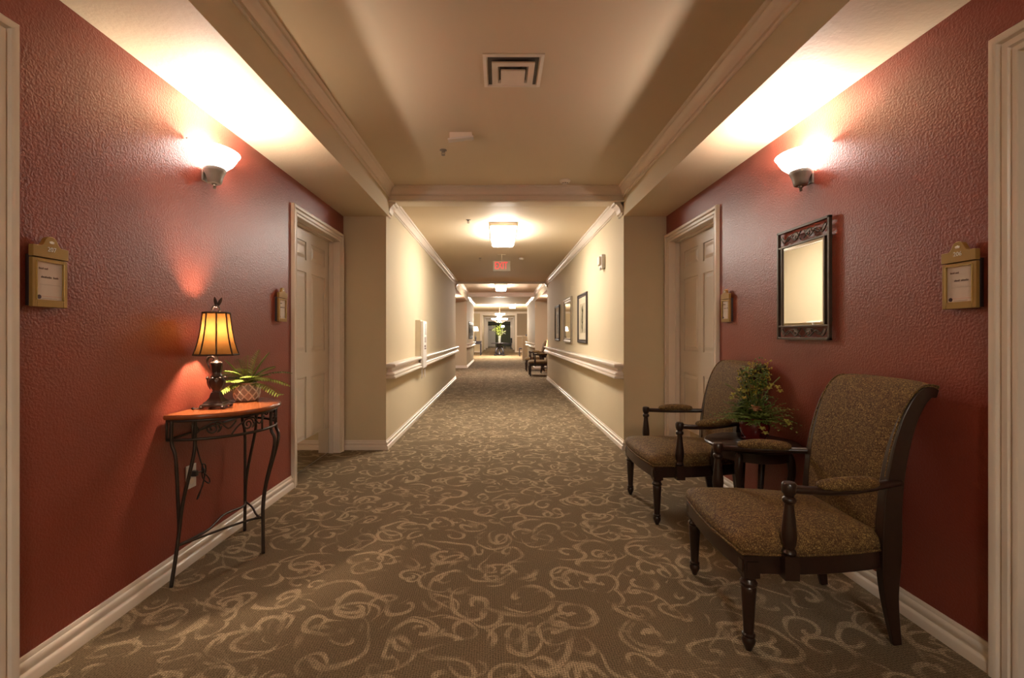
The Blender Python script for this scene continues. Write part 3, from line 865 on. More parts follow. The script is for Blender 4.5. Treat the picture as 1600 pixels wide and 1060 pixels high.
# cord: from the lamp over the back edge, down to a coiled bundle and the outlet plug
P = catmull([(lx-.045, ly-.03, TZ+.006), (lx-.07, ly-.075, TZ+.006), (XL+.035, ly-.05, TZ+.008), (XL+.006, ly-.02, TZ-.01), (XL+.012, ly+.01, .72), (XL+.014, ly-.005, .66), (XL+.02, ly+.02, .55), (XL+.03, ly+.045, .46), (XL+.03, ly+.04, .40), (XL+.028, ly+.0, .345), (XL+.03, ly-.012, .33), (XL+.028, ly+.012, .35), (XL+.03, ly+.055, .44), (XL+.028, ly+.062, .49), (XL+.03, ly+.03, .50), (XL+.03, ly+.035, .43), (XL+.032, ly+.085, .385), (XL+.03, ly+.09, .41), (XL+.03, ly+.03, .465), (XL+.03, ly-.01, .468)], 6)
mb = MB().tube([Matrix.Rotation(-math.radians(8), 4, 'Z') @ (Vector(p)-Vector((lx, ly, TZ+.001))) for p in P], .0034, 6)
i0 = len(mb.bm.verts)
for q in ((XL+.012, ly+.01, .70), (XL+.03, ly+.038, .468)):
    mb.ball(Matrix.Rotation(-math.radians(8), 4, 'Z') @ (Vector(q)-Vector((lx, ly, TZ+.001))), .010, 8, 6, (1,1,1.5))
mb.build('power_cord', M['lead'], lamp, smooth='all')
o = empty('power_outlet', (XL, 2.497, .455), LEFT)
tag(o, 'white electrical outlet plate low on the red wall behind the console table legs', 'outlet')
MB().box(-.040, .040, -.007, 0, -.062, .062).build('cover_plate', M['white'], o, bevel=.003)
for z in (-.024, .024): MB().lathe([(0,0), (.016,0), (.016,.002), (0,.002)], seg=20).xform(Matrix.Translation((0,-.007,z)) @ Matrix.Rotation(PI/2, 4, 'X')).build('socket', M['vent'], o)
MB().box(-.011, .011, -.038, -.009, .002, .030).build('plug', M['lead'], o, bevel=.003)

# ------------------------------------------------------------------ potted fern on the console
def make_fern():
    f = empty('potted_fern')
    prof = [(0,0), (.050,0), (.056,.004), (.066,.022), (.072,.050), (.072,.070), (.066,.092), (.060,.103), (.062,.108), (.060,.113), (.054,.113), (.053,.100), (0,.098)]
    pot = MB().lathe(prof, seg=40).build('pot', M['potd'], f, smooth=50); pot['label'] = 'cream ceramic pot with raised lattice'
    mb = MB()
    def rad(z):
        for (r0, z0), (r1, z1) in zip(prof[1:], prof[2:]):
            if z0 <= z <= z1 and z1 > z0: return lerp(r0, r1, (z-z0)/(z1-z0))
        return .06
    for k in range(10):
        for sg in (-1, 1):
            P = []
            for i in range(9):
                z = .006+.096*i/8; a = 2*PI*k/10+sg*i/8*1.15
                r = rad(z)+.001; P.append((r*math.cos(a), r*math.sin(a), z))
            mb.tube(P, .0042, 6)
    mb.build('lattice', M['pot'], pot, smooth='all')
    MB().lathe([(0,.104), (.035,.112), (.053,.103)], seg=20).build('moss', M['soil'], f)
    S = [(0,.30,.55), (30,.22,.75), (65,.24,.5), (100,.2,.7), (140,.24,.45), (175,.26,.55), (205,.22,.4), (235,.20,.75), (262,.16,.9), (290,.2,.6), (318,.22,.5), (345,.28,.35), (15,.24,1.05), (190,.20,1.0), (50,.22,1.2), (285,.2,1.15), (345,.22,.75), (250,.17,.5), (125,.2,1.0), (225,.20,.15), (330,.26,.12)]
    for az, L, el in S:
        az = math.radians(az); d = Vector((math.cos(az), math.sin(az), 0))
        side = Vector((-d.y, d.x, 0))
        mb = MB(); pts = []
        n = 16
        for i in range(n+1):
            t = i/n
            pts.append(Vector((0,0,.105)) + d*(.012+L*.92*math.cos(el)*t) + Vector((0,0,1))*(L*math.sin(el)*t*1.15 - .48*L*t*t*math.cos(el)))
            pts[-1].z = max(pts[-1].z, .045)
        mb.tube(pts, [.003*(1-.7*i/n) for i in range(n+1)], 5)
        for i in range(2, n+1):
            t = i/n; w = .062*math.sin(PI*min(1, t*.85+.12))**.7
            tg = (pts[i]-pts[i-1]).normalized()
            for sg in (-1, 1):
                leaf(mb, pts[i], side*sg+tg*.55, w, .0052, droop=.18, n=3)
        mb.build('frond', M['fern' if random.random() < .75 else 'fernd'], f)
    return f
fe = make_fern(); fe.location = (-1.500, 2.795, TZ+.0005); fe.scale = (.98,)*3; fe.rotation_euler.z = .3
tag(fe, 'green fern in a cream lattice-textured pot on the console table beside the lamp', 'potted plant')

for ch in kids(fe):
    if ch.name.startswith('frond'):
        for v_ in ch.data.vertices: v_.co.z = max(v_.co.z, .012)
bpy.context.view_layer.update()
def keep_clear(root, xmin=-9, xmax=9, ymax=99):
    for ch in kids(root):
        if ch.type != 'MESH': continue
        W = ch.matrix_world; Wi = W.inverted()
        for v in ch.data.vertices:
            p = W @ v.co
            if p.x < xmin: p.x = xmin + .012*math.tanh((xmin-p.x)*5)
            if p.x > xmax: p.x = xmax - .012*math.tanh((p.x-xmax)*5)
            if p.y > ymax: p.y = ymax + (p.y-ymax)*.12
            v.co = Wi @ p
keep_clear(fe, xmin=XL+.015); keep_clear(fb, xmax=XR-.015, ymax=2.93)
# ------------------------------------------------------------------ door name plates
def plate(X, Y, rot, num, label, w=.131):
    p = empty('name_plate', (X, Y, 1.305), rot); tag(p, label, 'sign', 'gold room name plates')
    h = .217; a = w/2
    MB().box(-a+.006, a-.004, -.020, -.0, .004, h-.035).build('backing_box', M['blackp'], p)
    fr = MB()
    z1 = h-.045
    bw = .016
    fr.box(-a, -a+bw, -.032, -.018, 0, z1).box(a-bw, a, -.032, -.018, 0, z1).box(-a+bw, a-bw, -.032, -.018, 0, .026).box(-a+bw, a-bw, -.032, -.018, z1-.012, z1)
    fr.build('frame', M['gold'], p, bevel=.0015)
    MB().box(-a+bw-.003, -a+bw, -.034, -.031, .024, z1-.010).box(a-bw, a-bw+.003, -.034, -.031, .024, z1-.010).box(-a+bw, a-bw, -.034, -.031, z1-.012, z1-.009).build('inner_bead', M['goldedge'], p)
    card = MB().box(-a+bw, a-bw, -.026, -.024, .026, z1-.012).build('card', M['paper'], p)
    # crest
    z0 = z1+.003
    pts = [(-a-.001, z0), (a+.001, z0), (a+.001, h-.002)]
    R = .024; cz = h+.008
    pts += [(a-.010, h-.001), (.040, h-.001), (.032, h+.003), (.027, h+.010)]
    pts += [(R*math.cos(t), cz+R*.98*math.sin(t)+.004) for t in [PI*k/12 for k in range(1, 12)]]
    pts += [(-.027, h+.010), (-.032, h+.003), (-.040, h-.001), (-a+.010, h-.001), (-a-.001, h-.002)]
    MB().prism(pts, lambda u, v, k: (u, k, v), -.035, -.018).build('crest', M['gold'], p, bevel=.0015)
    text_mesh(num, .023, 'room_number', M['emblem'], p, (0, -.0362, h-.012), sx=.95)
    e = MB()
    for sx in (-1, 0, 1): e.ball((sx*.0055, -.0362, h+.0165-abs(sx)*.0018), .0042, 8, 6, (1,.25,.8))
    e.prism([(-.008,.0), (.008,.0), (.003,.0035), (.0,.009), (-.003,.0035)], lambda u, v, k: (u, k, h+.010+v), -.037, -.035)
    e.build('emblem', M['emblem'], p)
    return p, card, a, bw, z1
def rules(card, a, bw, z1, long):
    W = 2*(a-bw); x0 = -a+bw; Hh = z1-.038; zb = .026
    y0, y1 = -.0268, -.0258
    def words(xs, z, hh, nm, mat):
        mb = MB()
        for u0, u1, k in xs:
            n = max(2, int((u1-u0)*W/.0032))
            for i in range(n):
                t0 = x0+W*(u0+(u1-u0)*i/n); up = hh*(1.35 if (i*7+k) % 4 == 0 else 1)
                mb.box(t0, t0+(u1-u0)*W/n*.62, y0, y1, z, z+up)
                if i % 2: mb.box(t0, t0+(u1-u0)*W/n*.95, y0, y1, z+hh*.45, z+hh*.62)
        mb.build(nm, M[mat], card)
    words([(.12,.30,0), (.32,.46,3)], zb+Hh*.80, .0050, 'heading_lettering', 'ink')
    words([(.20,.60,1), (.66,.86,0)] if long else [(.28,.50,1), (.54,.84,2)], zb+Hh*.575, .0052, 'card_lettering', 'ink')
    MB().box(x0+W*.14, x0+W*.92, y0, y1, zb+Hh*.40, zb+Hh*.405).build('rule', M['inkl'], card)
    MB().box(x0+W*.22, x0+W*.97, y0, y1, zb+Hh*.085, zb+Hh*.097).build('rule', M['inkr'], card)
    MB().box(x0+W*.24, x0+W*.80, y0, y1, zb+Hh*.030, zb+Hh*.040).build('rule', M['inkl'], card)
    mb = MB().lathe([(0,0), (.0075,0), (.0075,.001), (0,.001)], seg=16); mb.xform(Matrix.Translation((x0+W*.13, y1, zb+Hh*.07)) @ Matrix.Rotation(PI/2, 4, 'X')).build('seal', M['emblemd'], card)
M['emblemd'] = plain('dark_seal', (.06, .03, .05), .6)
for X, Y, rot, num, lab, lg in ((XL, 1.687, LEFT, '207', 'gold name plate reading 207 on the left red wall near the left edge', True),
                                (XR, 1.770, RIGHT, '206', 'gold name plate reading 206 on the right red wall near the right edge', False)):
    p, card, a, bw, z1 = plate(X, Y, rot, num, lab); rules(card, a, bw, z1, lg)
for X, Y, rot, num, lab in ((XL, 3.50, LEFT, '209', 'narrow-looking gold name plate beside the far left door'),
                            (XR, 3.60, RIGHT, '208', 'narrow-looking gold name plate between the far right door and the mirror')):
    p, card, a, bw, z1 = plate(X, Y, rot, num, lab); rules(card, a, bw, z1, True)
    for k in kids(p):
        if k.name.startswith('room_number'): bpy.data.objects.remove(k)

# ------------------------------------------------------------------ wrought mirror
def make_mirror():
    m = empty('wall_mirror', (XR, 2.70, 1.178), RIGHT)
    tag(m, 'rectangular mirror in a scrolled bronze metal frame under the right sconce', 'mirror')
    w, h = .464, .660; a = w/2; B = M['fitter2']
    mb = MB()
    b = .014
    mb.box(-a, -a+b, -.030, -.012, 0, h).box(a-b, a, -.030, -.012, 0, h).box(-a, a, -.030, -.012, 0, b).box(-a, a, -.030, -.012, h-b, h)
    mb.box(-a, a, -.028, -.012, .074, .084).box(-a, a, -.028, -.012, h-.104, h-.094)
    mb.box(-a+.038, -a+.048, -.028, -.012, .084, h-.104).box(a-.048, a-.038, -.028, -.012, .084, h-.104)
    for x in (-a+.02, a-.02):
        for z in (.1, h-.12): mb.box(x-.006, x+.006, -.014, 0, z, z+.02)
    mb.build('frame', B, m, bevel=.0015)
    MB().box(-a+.042, a-.042, -.020, -.012, .080, h-.100).build('backing', M['frame'], m)
    mb = MB(); x0, x1, z0, z1 = -a+.048, a-.048, .084, h-.104; i = .014
    A = [mb.bm.verts.new(p) for p in ((x0,-.0205,z0), (x1,-.0205,z0), (x1,-.0205,z1), (x0,-.0205,z1))]
    C = [mb.bm.verts.new(p) for p in ((x0+i,-.0222,z0+i), (x1-i,-.0222,z0+i), (x1-i,-.0222,z1-i), (x0+i,-.0222,z1-i))]
    for k in range(4): mb.face([A[k], A[(k+1) % 4], C[(k+1) % 4], C[k]])
    mb.face(C); mb.build('mirror_glass', M['mirror'], m)
    for zc, nm in ((.044, 0), (h-.054, 1)):
        for sg in (-1, 1):
            mb = MB()
            P = [Vector((sg*(.055+(.030*(1-.8*i/21))*math.cos(i/21*8)), -.021, zc+(.026*(1-.8*i/21))*math.sin(i/21*8))) for i in range(22)]
            mb.tube(P, .0035, 6)
            mb.tube(catmull([(sg*.012,-.021,zc+.024), (sg*.06,-.021,zc-.022), (sg*.12,-.021,zc+.012), (sg*.17,-.021,zc-.02), (sg*.205,-.021,zc+.018)], 6), .0035, 6)
            mb.tube(catmull([(sg*.012,-.021,zc-.026), (sg*.08,-.021,zc+.020), (sg*.14,-.021,zc-.012), (sg*.19,-.021,zc+.022)], 6), .003, 6)
            leaf(mb, Vector((sg*.03,-.023,zc)), Vector((sg*1,0,.4)), .05, .010, up=Vector((0,-1,0)), droop=0)
            leaf(mb, Vector((sg*.17,-.023,zc-.01)), Vector((sg*.7,0,.9)), .035, .008, up=Vector((0,-1,0)), droop=0)
            mb.build('scrollwork', B, m, smooth='all')
M['fitter2'] = plain('dark_bronze_strap', (.085, .058, .042), .4, .5, .2)
make_mirror()

# ------------------------------------------------------------------ ceiling fittings in the near tray
v = empty('ceiling_vent', (.080, 2.765, ZC)); tag(v, 'square stepped metal air diffuser in the near tray ceiling', 'air vent')
a = .172
def ring(mb, a0, a1, z0, z1):
    A = [mb.bm.verts.new((x*a0, y*a0, z0)) for x, y in ((-1,-1),(1,-1),(1,1),(-1,1))]
    B = [mb.bm.verts.new((x*a1, y*a1, z1)) for x, y in ((-1,-1),(1,-1),(1,1),(-1,1))]
    for k in range(4): mb.face([A[k], A[(k+1) % 4], B[(k+1) % 4], B[k]])
mb = MB(); ring(mb, a, a, 0, -.006); ring(mb, a, a-.020, -.006, -.010); ring(mb, a-.020, a-.030, -.010, 0)
mb.build('outer_frame', M['vent'], v)
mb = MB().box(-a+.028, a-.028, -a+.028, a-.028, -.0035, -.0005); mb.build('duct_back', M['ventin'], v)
for k, (r, z) in enumerate(((.122, -.016),)):
    mb = MB(); ring(mb, r, r, z, z-.008); ring(mb, r, r-.034, z-.008, z-.010); ring(mb, r-.034, r-.044, z-.010, z+.006); ring(mb, r, r-.044, z, z+.006)
    mb.build('louver_ring', M['vent'], v)
MB().box(-.070, .070, -.070, .070, -.040, -.030).build('centre_plate', M['vent'], v, bevel=.002)
for x in (-.05, .05):
    for y in (-.05, .05): MB().box(x-.003, x+.003, y-.003, y+.003, -.031, -.002).build('mounting_post', M['ventin'], v)

d = empty('ceiling_deflector', (-.295, 3.62, ZC)); tag(d, 'small white tilted plastic box hanging from the tray ceiling near the sprinkler', 'ceiling device')
mb = MB().box(-.098, .098, -.05, .05, -.006, .006)
mb.xform(Matrix.Translation((0, 0, -.045)) @ Matrix.Rotation(math.radians(-6), 4, 'Y') @ Matrix.Rotation(math.radians(9), 4, 'X')).build('cover', M['white'], d, bevel=.002)
MB().box(-.085, .085, -.02, .04, -.043, 0).build('housing', M['vent'], d)

def sprinkler(x, y, z, label):
    s = empty('ceiling_sprinkler', (x, y, z)); tag(s, label, 'sprinkler', 'ceiling sprinkler heads')
    MB().lathe([(0,0), (.030,0), (.030,-.004), (.014,-.008), (.012,-.018), (.0,-.018)], seg=20).build('escutcheon', M['fitter'], s, smooth=40)
    mb = MB()
    for sg in (-1, 1): mb.tube(catmull([(sg*.008,0,-.016), (sg*.014,0,-.028), (sg*.004,0,-.042)], 4), .0022, 5)
    mb.tube([(0,0,-.016), (0,0,-.042)], .002, 5)
    mb.build('arm', M['fitter'], s)
    MB().lathe([(0,-.042), (.016,-.042), (.016,-.044), (0,-.044)], seg=16).build('deflector', M['fitter'], s)
sprinkler(-.47, 3.95, ZC, 'small dark sprinkler head on the near tray ceiling')
sprinkler(-.39, 5.95, ZK, 'small sprinkler head on the corridor ceiling left of the first light')
sprinkler(-.36, 8.9, ZK, 'tiny sprinkler head on the corridor ceiling left of the exit sign')
s = empty('smoke_detector', (.66, 4.72, ZC)); tag(s, 'small round white smoke detector at the edge of the near tray ceiling', 'smoke detector')
MB().lathe([(0,0), (.055,0), (.055,-.012), (.046,-.022), (.030,-.026), (.028,-.036), (0,-.037)], seg=28).build('housing', M['vent'], s, smooth=40)
mb = MB()
for k in range(8):
    a_ = k*PI/4; mb.box(-.006, .006, -.002, .002, -.033, -.028); mb.xform(Matrix.Rotation(PI/4, 4, 'Z')); 
    if k == 0: pass
mb.bm.free(); mb = MB()
for k in range(8):
    i0 = len(mb.bm.verts); mb.box(-.005, .005, -.0305, -.027, -.034, -.028); mb.xform(Matrix.Rotation(k*PI/4, 4, 'Z'), i0)
mb.build('vent_slot', M['blackp'], s)
s = empty('smoke_detector', (.42, 8.9, ZK)); tag(s, 'tiny round smoke detector on the corridor ceiling right of the exit sign', 'smoke detector')
MB().lathe([(0,0), (.05,0), (.05,-.012), (.040,-.030), (0,-.032)], seg=20).build('housing', M['vent'], s, smooth=40)

# ------------------------------------------------------------------ corridor ceiling lights
def box_light(x, yc, z, label, w=.33, L=1.0, hgt=.105):
    f = empty('ceiling_light', (x, yc, z)); tag(f, label, 'ceiling light', 'rectangular corridor ceiling lights')
    MB().box(-w/2-.012, w/2+.012, -L/2-.012, L/2+.012, -.050, 0).build('housing', M['vent'], f, bevel=.004)
    P = [(-w/2, -.050), (-w/2+.004, -hgt-.01), (-w/2+.03, -hgt-.03), (w/2-.03, -hgt-.03), (w/2-.004, -hgt-.01), (w/2, -.050)]
    MB().prism(P, lambda u, v, k: (u, k, v), -L/2, L/2).build('diffuser', M['panel'], f, bevel=.006)
    return f
box_light(.055, 6.58, ZK, 'bright rectangular ceiling light in the first corridor, before the exit sign')
box_light(.055, 14.7, ZC, 'second ceiling light down the hall, in the far alcove ceiling')
box_light(.055, -2.2, ZK, 'rectangular ceiling light in the corridor behind the viewpoint')

# ------------------------------------------------------------------ exit sign
e = empty('exit_sign', (.045, 8.5, ZK)); tag(e, 'red lettered EXIT sign hanging from the corridor ceiling', 'sign')
MB().box(-.156, .156, -.022, .022, -.305, -.118).build('housing', M['exitface'], e, bevel=.005)
MB().box(-.152, .152, -.025, -.0222, -.301, -.122).build('face', M['exitface'], e)
MB().box(-.07, .07, -.035, .035, -.012, 0).tube([(0,0,-.01), (0,0,-.12)], .007, 10).build('canopy', M['ceil'], e)
text_mesh('EXIT', .185, 'exit_lettering', M['exit'], e, (-.010, -.0272, -.212), ext=.002, sx=.62)

# ------------------------------------------------------------------ right corridor wall: strobe + three frames
s = empty('alarm_strobe', (CR, 5.88, 2.12), RIGHT); tag(s, 'white fire alarm strobe high on the right corridor wall', 'fire alarm')
MB().box(-.075, .075, -.045, 0, -.085, .085).build('housing', M['white'], s, bevel=.006)
MB().box(-.050, .050, -.075, -.045, -.045, .065).build('strobe_lens', M['lens'] if 'lens' in M else M['vent'], s, bevel=.012)
MB().box(-.03, .03, -.050, -.044, -.105, -.070).build('horn', M['fitter'], s)
def picture(X, Y0_, Y1_, z0, z1, rot, name, label, cat, frame, mirror=False, dp=.032, fw=.055):
    p = empty(name, (X, (Y0_+Y1_)/2, z0), rot); tag(p, label, cat, 'framed pieces on the corridor walls')
    a = (Y1_-Y0_)/2; h = z1-z0
    prof = [(0,0), (0,dp*.7), (fw*.2,dp), (fw*.45,dp*.92), (fw*.6,dp*.6), (fw*.9,dp*.7), (fw,dp*.45), (fw,0)]
    mb = MB(); V = []
    for u, t in prof: V.append([mb.bm.verts.new(q) for q in ((-a+u, -t, u), (a-u, -t, u), (a-u, -t, h-u), (-a+u, -t, h-u))])
    for i in range(len(V)):
        A, B = V[i], V[(i+1) % len(V)]
        for k in range(4): mb.face([A[k], A[(k+1) % 4], B[(k+1) % 4], B[k]])
    mb.build('frame', M[frame], p, smooth=35)
    if mirror:
        MB().box(-a+fw*.9, a-fw*.9, -dp*.42, -.001, fw*.9, h-fw*.9).build('mirror_glass', M['mirror'], p)
    else:
        MB().box(-a+fw*.9, a-fw*.9, -dp*.35, -.001, fw*.9, h-fw*.9).build('mat', M['matb'], p)
        b = fw+.10
        if 2*a-2*b > .05:
            pr = MB().box(-a+b, a-b, -dp*.40, -dp*.35, b, h-b).build('print', M['art'], p)
            mb = MB(); 
            for k in range(7):
                leaf(mb, Vector((random.uniform(-.02,.02), -dp*.43, b+.05+k*(h-2*b-.1)/8)), Vector((random.choice((-1,1))*.8, 0, 1)), min(.12, (h-2*b)*.3), .018, up=Vector((0,-1,0)), droop=0)
            mb.tube([(0,-dp*.42,b+.02), (.01,-dp*.42,h-b-.03)], .004, 5)
            mb.build('plant_drawing', M['artd'], pr)
    return p
picture(CR, 6.95, 7.72, 1.082, 1.853, RIGHT, 'picture_frame', 'dark framed botanical picture, nearest of the three on the right corridor wall', 'picture', 'frame')
picture(CR, 8.40, 9.35, 1.060, 1.905, RIGHT, 'wall_mirror', 'silver framed mirror, middle of the three frames on the right corridor wall', 'mirror', 'silver', True, .04, .09)
picture(CR, 10.10, 10.86, 1.082, 1.865, RIGHT, 'picture_frame', 'dark framed picture, farthest of the three on the right corridor wall', 'picture', 'frame')
for k, y in enumerate((18.4, 19.35, 20.3)):
    picture(CL, y, y+.62, 1.05, 1.75, LEFT, 'picture_frame', ['first', 'middle', 'last'][k]+' of three tiny dark pictures on the far left corridor wall', 'picture', 'frame', False, .03, .12)

# ------------------------------------------------------------------ tall wall cabinet on the left corridor wall
w = empty('wall_cabinet', (CL, 6.82, 0), LEFT); tag(w, 'tall narrow beige and white wall cabinet breaking the left handrail', 'cabinet')
MB().box(-.15, .13, -.076, 0, .89, 1.42).build('body', M['beigeP'] if 'beigeP' in M else M['matb'], w, bevel=.003)
fp = MB().box(-.15, .15, -.115, -.078, .735, 1.405).build('front_panel', M['white'], w, bevel=.003)
mb = MB()
for k in range(9): mb.box(-.02, .10, -.1165, -.115, 1.36-k*.018, 1.368-k*.018)
for k in range(5): mb.box(-.05, .10-.02*(k % 2), -.1165, -.115, 1.165-k*.016, 1.174-k*.016)
mb.box(-.05,.06,-.1165,-.115,1.03,1.06); mb.box(-.05,.09,-.1165,-.115,1.0,1.02)
mb.build('printed_marks', M['ink'], fp)
MB().box(-.13, .13, -.078, -.0, .735, .745).build('bottom_shelf', M['white'], w)
for x in (-.14, .12):
    MB().prism([(0,0), (.018,0), (.018,.15), (0,.15)], lambda u, v, k: (k, -.10+u-(.0), .59+v) , x, x+.016).build('bracket', M['white'], w)

# ------------------------------------------------------------------ far alcove lamp
fl = empty('table_lamp', (1.60, 14.98, .583)); tag(fl, 'glowing amber lamp mostly hidden behind the end of the right corridor wall', 'lamp')
MB().lathe([(0,0), (.06,0), (.06,.02), (.02,.05), (.035,.12), (.015,.2), (.01,.27), (0,.27)], seg=16).build('base', M['bronze'], fl, smooth=40)
MB().lathe([(.11,.27), (.07,.48)], seg=16, ).build('lamp_shade', M['amberlit'], fl, smooth='all')
point('bulb_light', (0, 0, .5), 3.0, .03, (1,.6,.3), parent=fl)

# ------------------------------------------------------------------ lobby and beyond
ZL = 2.86
def lob(mb, name, mat): return struct(mb, name, M[mat])
lob(MB().box(-3.5, XL-.22, Y4-.15, Y4, 0, ZL), 'wall_left', 'beige'); lob(MB().box(XR+.22, 3.5, Y4-.15, Y4, 0, ZL), 'wall_right', 'beige')
lob(MB().box(-3.6, -3.5, Y4-.15, Y5, 0, ZL), 'wall_left', 'beige'); lob(MB().box(3.5, 3.6, Y4-.15, Y5, 0, ZL), 'wall_right', 'beige')
lob(MB().box(-3.6, 3.6, Y4, Y5+.2, ZL, ZL+.1), 'ceiling', 'ceil')
lob(MB().box(CL, CR, Y4-.1, Y4, ZK-.0, ZL), 'wall_header', 'beige')
ow = 1.10
lob(MB().box(-3.5, -ow-.1, Y5, Y5+.2, 0, ZL), 'wall_far', 'beige')
lob(MB().box(ow+.1, 3.5, Y5, Y5+.2, 1.14, ZL), 'wall_far', 'taupe'); lob(MB().box(ow+.1, 3.5, Y5, Y5+.2, 0, 1.14), 'wall_far', 'tan')
lob(MB().box(-ow-.1, ow+.1, Y5, Y5+.2, 2.64, ZL), 'wall_far', 'beige')
lob(MB().box(ow+.1, 3.5, Y5-.03, Y5, 1.10, 1.17), 'trim_5', 'trim')
mbx = MB()
mbx.box(-ow-.24, -ow-.1, Y5-.03, Y5, 0, 2.64).box(ow-.0, ow+.14, Y5-.03, Y5, 0, 2.64).box(-ow-.24, ow+.14, Y5-.05, Y5, 2.60, 2.74)
lob(mbx, 'trim_6', 'trim')
for X, s in ((-3.5, 1), (3.5, -1)): struct(MB().prism(crownp(ZL, .13, .1), fnY(X, s), Y4, Y5), 'trim_7', M['trim'], smooth=50)
struct(MB().prism(crownp(ZL, .14, .1), fnX(Y5, -1), -3.5, 3.5), 'trim_7', M['trim'], smooth=50)
baseX(Y5, -1, -3.5, -ow-.24, 'baseboard_far'); baseX(Y5, -1, ow+.14, 3.5, 'baseboard_far')
# third corridor and end room
lob(MB().box(-1.6, -1.25, Y5+.2, 44, 0, 2.75), 'wall_left', 'beige'); lob(MB().box(1.25, 1.6, Y5+.2, 44, 0, 2.75), 'wall_right', 'beige')
lob(MB().box(-1.6, 1.6, Y5+.2, Y6, 2.72, 2.82), 'ceiling', 'ceil')
mbx = MB(); mbx.box(-1.25, -1.05, 43.8, 44, 0, 2.5).box(1.05, 1.25, 43.8, 44, 0, 2.5).box(-1.25, 1.25, 43.8, 44, 2.48, 2.72)
lob(mbx, 'trim_8', 'trim')
mbx = MB(); mbx.box(-1.25, -1.12, 38.8, 39, 0, 2.62).box(1.12, 1.25, 38.8, 39, 0, 2.62).box(-1.25, 1.25, 38.8, 39, 2.60, 2.72)
lob(mbx, 'trim_8', 'trim')
lob(MB().box(-1.9, -1.6, 44, Y6, 0, 2.82), 'wall_left', 'green'); lob(MB().box(1.6, 1.9, 44, Y6, 0, 2.82), 'wall_right', 'green')
lob(MB().box(-1.9, 1.9, Y6-.1, Y6+.1, 0, 2.82), 'wall_far', 'green')
lob(MB().box(-1.6, 1.6, Y6-.16, Y6-.1, 2.25, 2.38), 'trim_9', 'frame')
dd = empty('door_5', (-.82, Y6-.1, 0)); tag(dd, 'small pale door on the dark green wall at the very end of the hallway', 'door', kind='structure')
MB().box(-.42, .42, -.05, 0, 0, 2.2).build('door_slab', M['door'], dd)
MB().box(-.25, .0, -.06, -.05, 1.72, 1.80).build('name_sign', M['ink'], dd)

pw = lob(MB().box(1.10, 1.46, 22.3, 22.6, 0, 1.12), 'wall_half', 'trim'); 
struct(MB().box(1.07, 1.49, 22.27, 22.63, 1.12, 1.15), 'trim_10', M['trim'])

rt = empty('pedestal_table', (.02, 28.0, 0)); tag(rt, 'dark round pedestal table in the middle of the distant lobby, holding flowers', 'table')
MB().lathe([(0,.70), (.50,.70), (.53,.71), (.54,.73), (.52,.745), (0,.745)], seg=40).build('tabletop', M['navy'], rt, smooth=40)
for k in range(4):
    a_ = PI/4+k*PI/2; d_ = Vector((math.cos(a_), math.sin(a_), 0))
    P = catmull([d_*.13+Vector((0,0,.70)), d_*.08+Vector((0,0,.56)), d_*.26+Vector((0,0,.36)), d_*.30+Vector((0,0,.18)), d_*.18+Vector((0,0,.09)), d_*.42+Vector((0,0,.02))], 6)
    MB().tube(P, [lerp(.085,.05,i/(len(P)-1)) for i in range(len(P))], 8).build('leg', M['navy'], rt, smooth='all')
MB().lathe([(0,.02), (.10,.02), (.12,.08), (.07,.16), (.05,.3), (.06,.5), (.10,.70), (0,.70)], seg=20).build('pedestal', M['navy'], rt, smooth=40)
va = empty('flower_vase', (.02, 28.0, .745)); tag(va, 'tall flower arrangement in a glass vase on the distant pedestal table', 'flowers')
tg = NT('clear_glass'); tg.base((.85,.9,.88), .05); tg.b.inputs['Transmission Weight'].default_value = .8; M['glass'] = tg.m
MB().lathe([(0,0), (.08,0), (.075,.2), (.085,.42), (.078,.42), (.068,.2), (.07,.01), (0,.01)], seg=20).build('vase', M['glass'], va, smooth=40)
mb = MB()
for k in range(14): mb.tube([(random.uniform(-.04,.04), random.uniform(-.04,.04), .02), (random.uniform(-.2,.2), random.uniform(-.15,.15), .75)], .006, 5)
mb.build('stem', M['leaf2'], va)
mb = MB()
for k in range(110):
    q = Vector((random.gauss(-.05,.13), random.gauss(0,.12), random.gauss(.78,.14)))
    leaf(mb, q, rdir(-.6,1.2), random.uniform(.08,.16), .03, n=3)
mb.build('foliage', M['fern'], va)
M['whitefl'] = plain('white_petal', (.72, .70, .62), .6, var=.1)
for k in range(9):
    mb = MB(); q = Vector((.05+.30*random.random(), random.uniform(-.1,.1), .50+.32*random.random()))
    for j in range(6): leaf(mb, q, rdir(-.3,1.0), .07, .025, n=3)
    mb.build('white_flower', M['whitefl'], va)

cd = empty('chandelier', (.02, 26.0, ZL)); tag(cd, 'two-tier chandelier with glowing glass bowls in the distant lobby', 'chandelier')
M['copper'] = plain('copper_metal', (.45, .16, .09), .3, .8)
MB().lathe([(0,0), (.11,0), (.10,-.03), (.03,-.06), (.015,-.08), (.015,-.85), (.05,-.88), (.05,-.94), (0,-.95)], seg=20).build('stem', M['copper'], cd, smooth=40)
for tier, (n, R, z) in enumerate(((3, .20, -.52), (6, .36, -.80))):
    for k in range(n):
        a_ = 2*PI*k/n+.3; c_ = Vector((R*math.cos(a_), R*math.sin(a_), z))
        arm = MB().tube(catmull([(0,0,z-.10+tier*.02), (c_.x*.5, c_.y*.5, z-.14), (c_.x, c_.y, z-.02)], 5), .010, 6).build('arm', M['copper'], cd, smooth='all')
        MB().lathe([(.03,-.01), (.07,0), (.10,.03), (.115,.07), (.108,.07), (.09,.03), (.06,.01), (.02,0)], c_, 16).build('glass_bowl', M['bowl'], arm, smooth='all')
point('chandelier_light', (.02, 26.0, 1.85), 300, .2, (1,.87,.7), parent=None).name = 'chandelier_light'
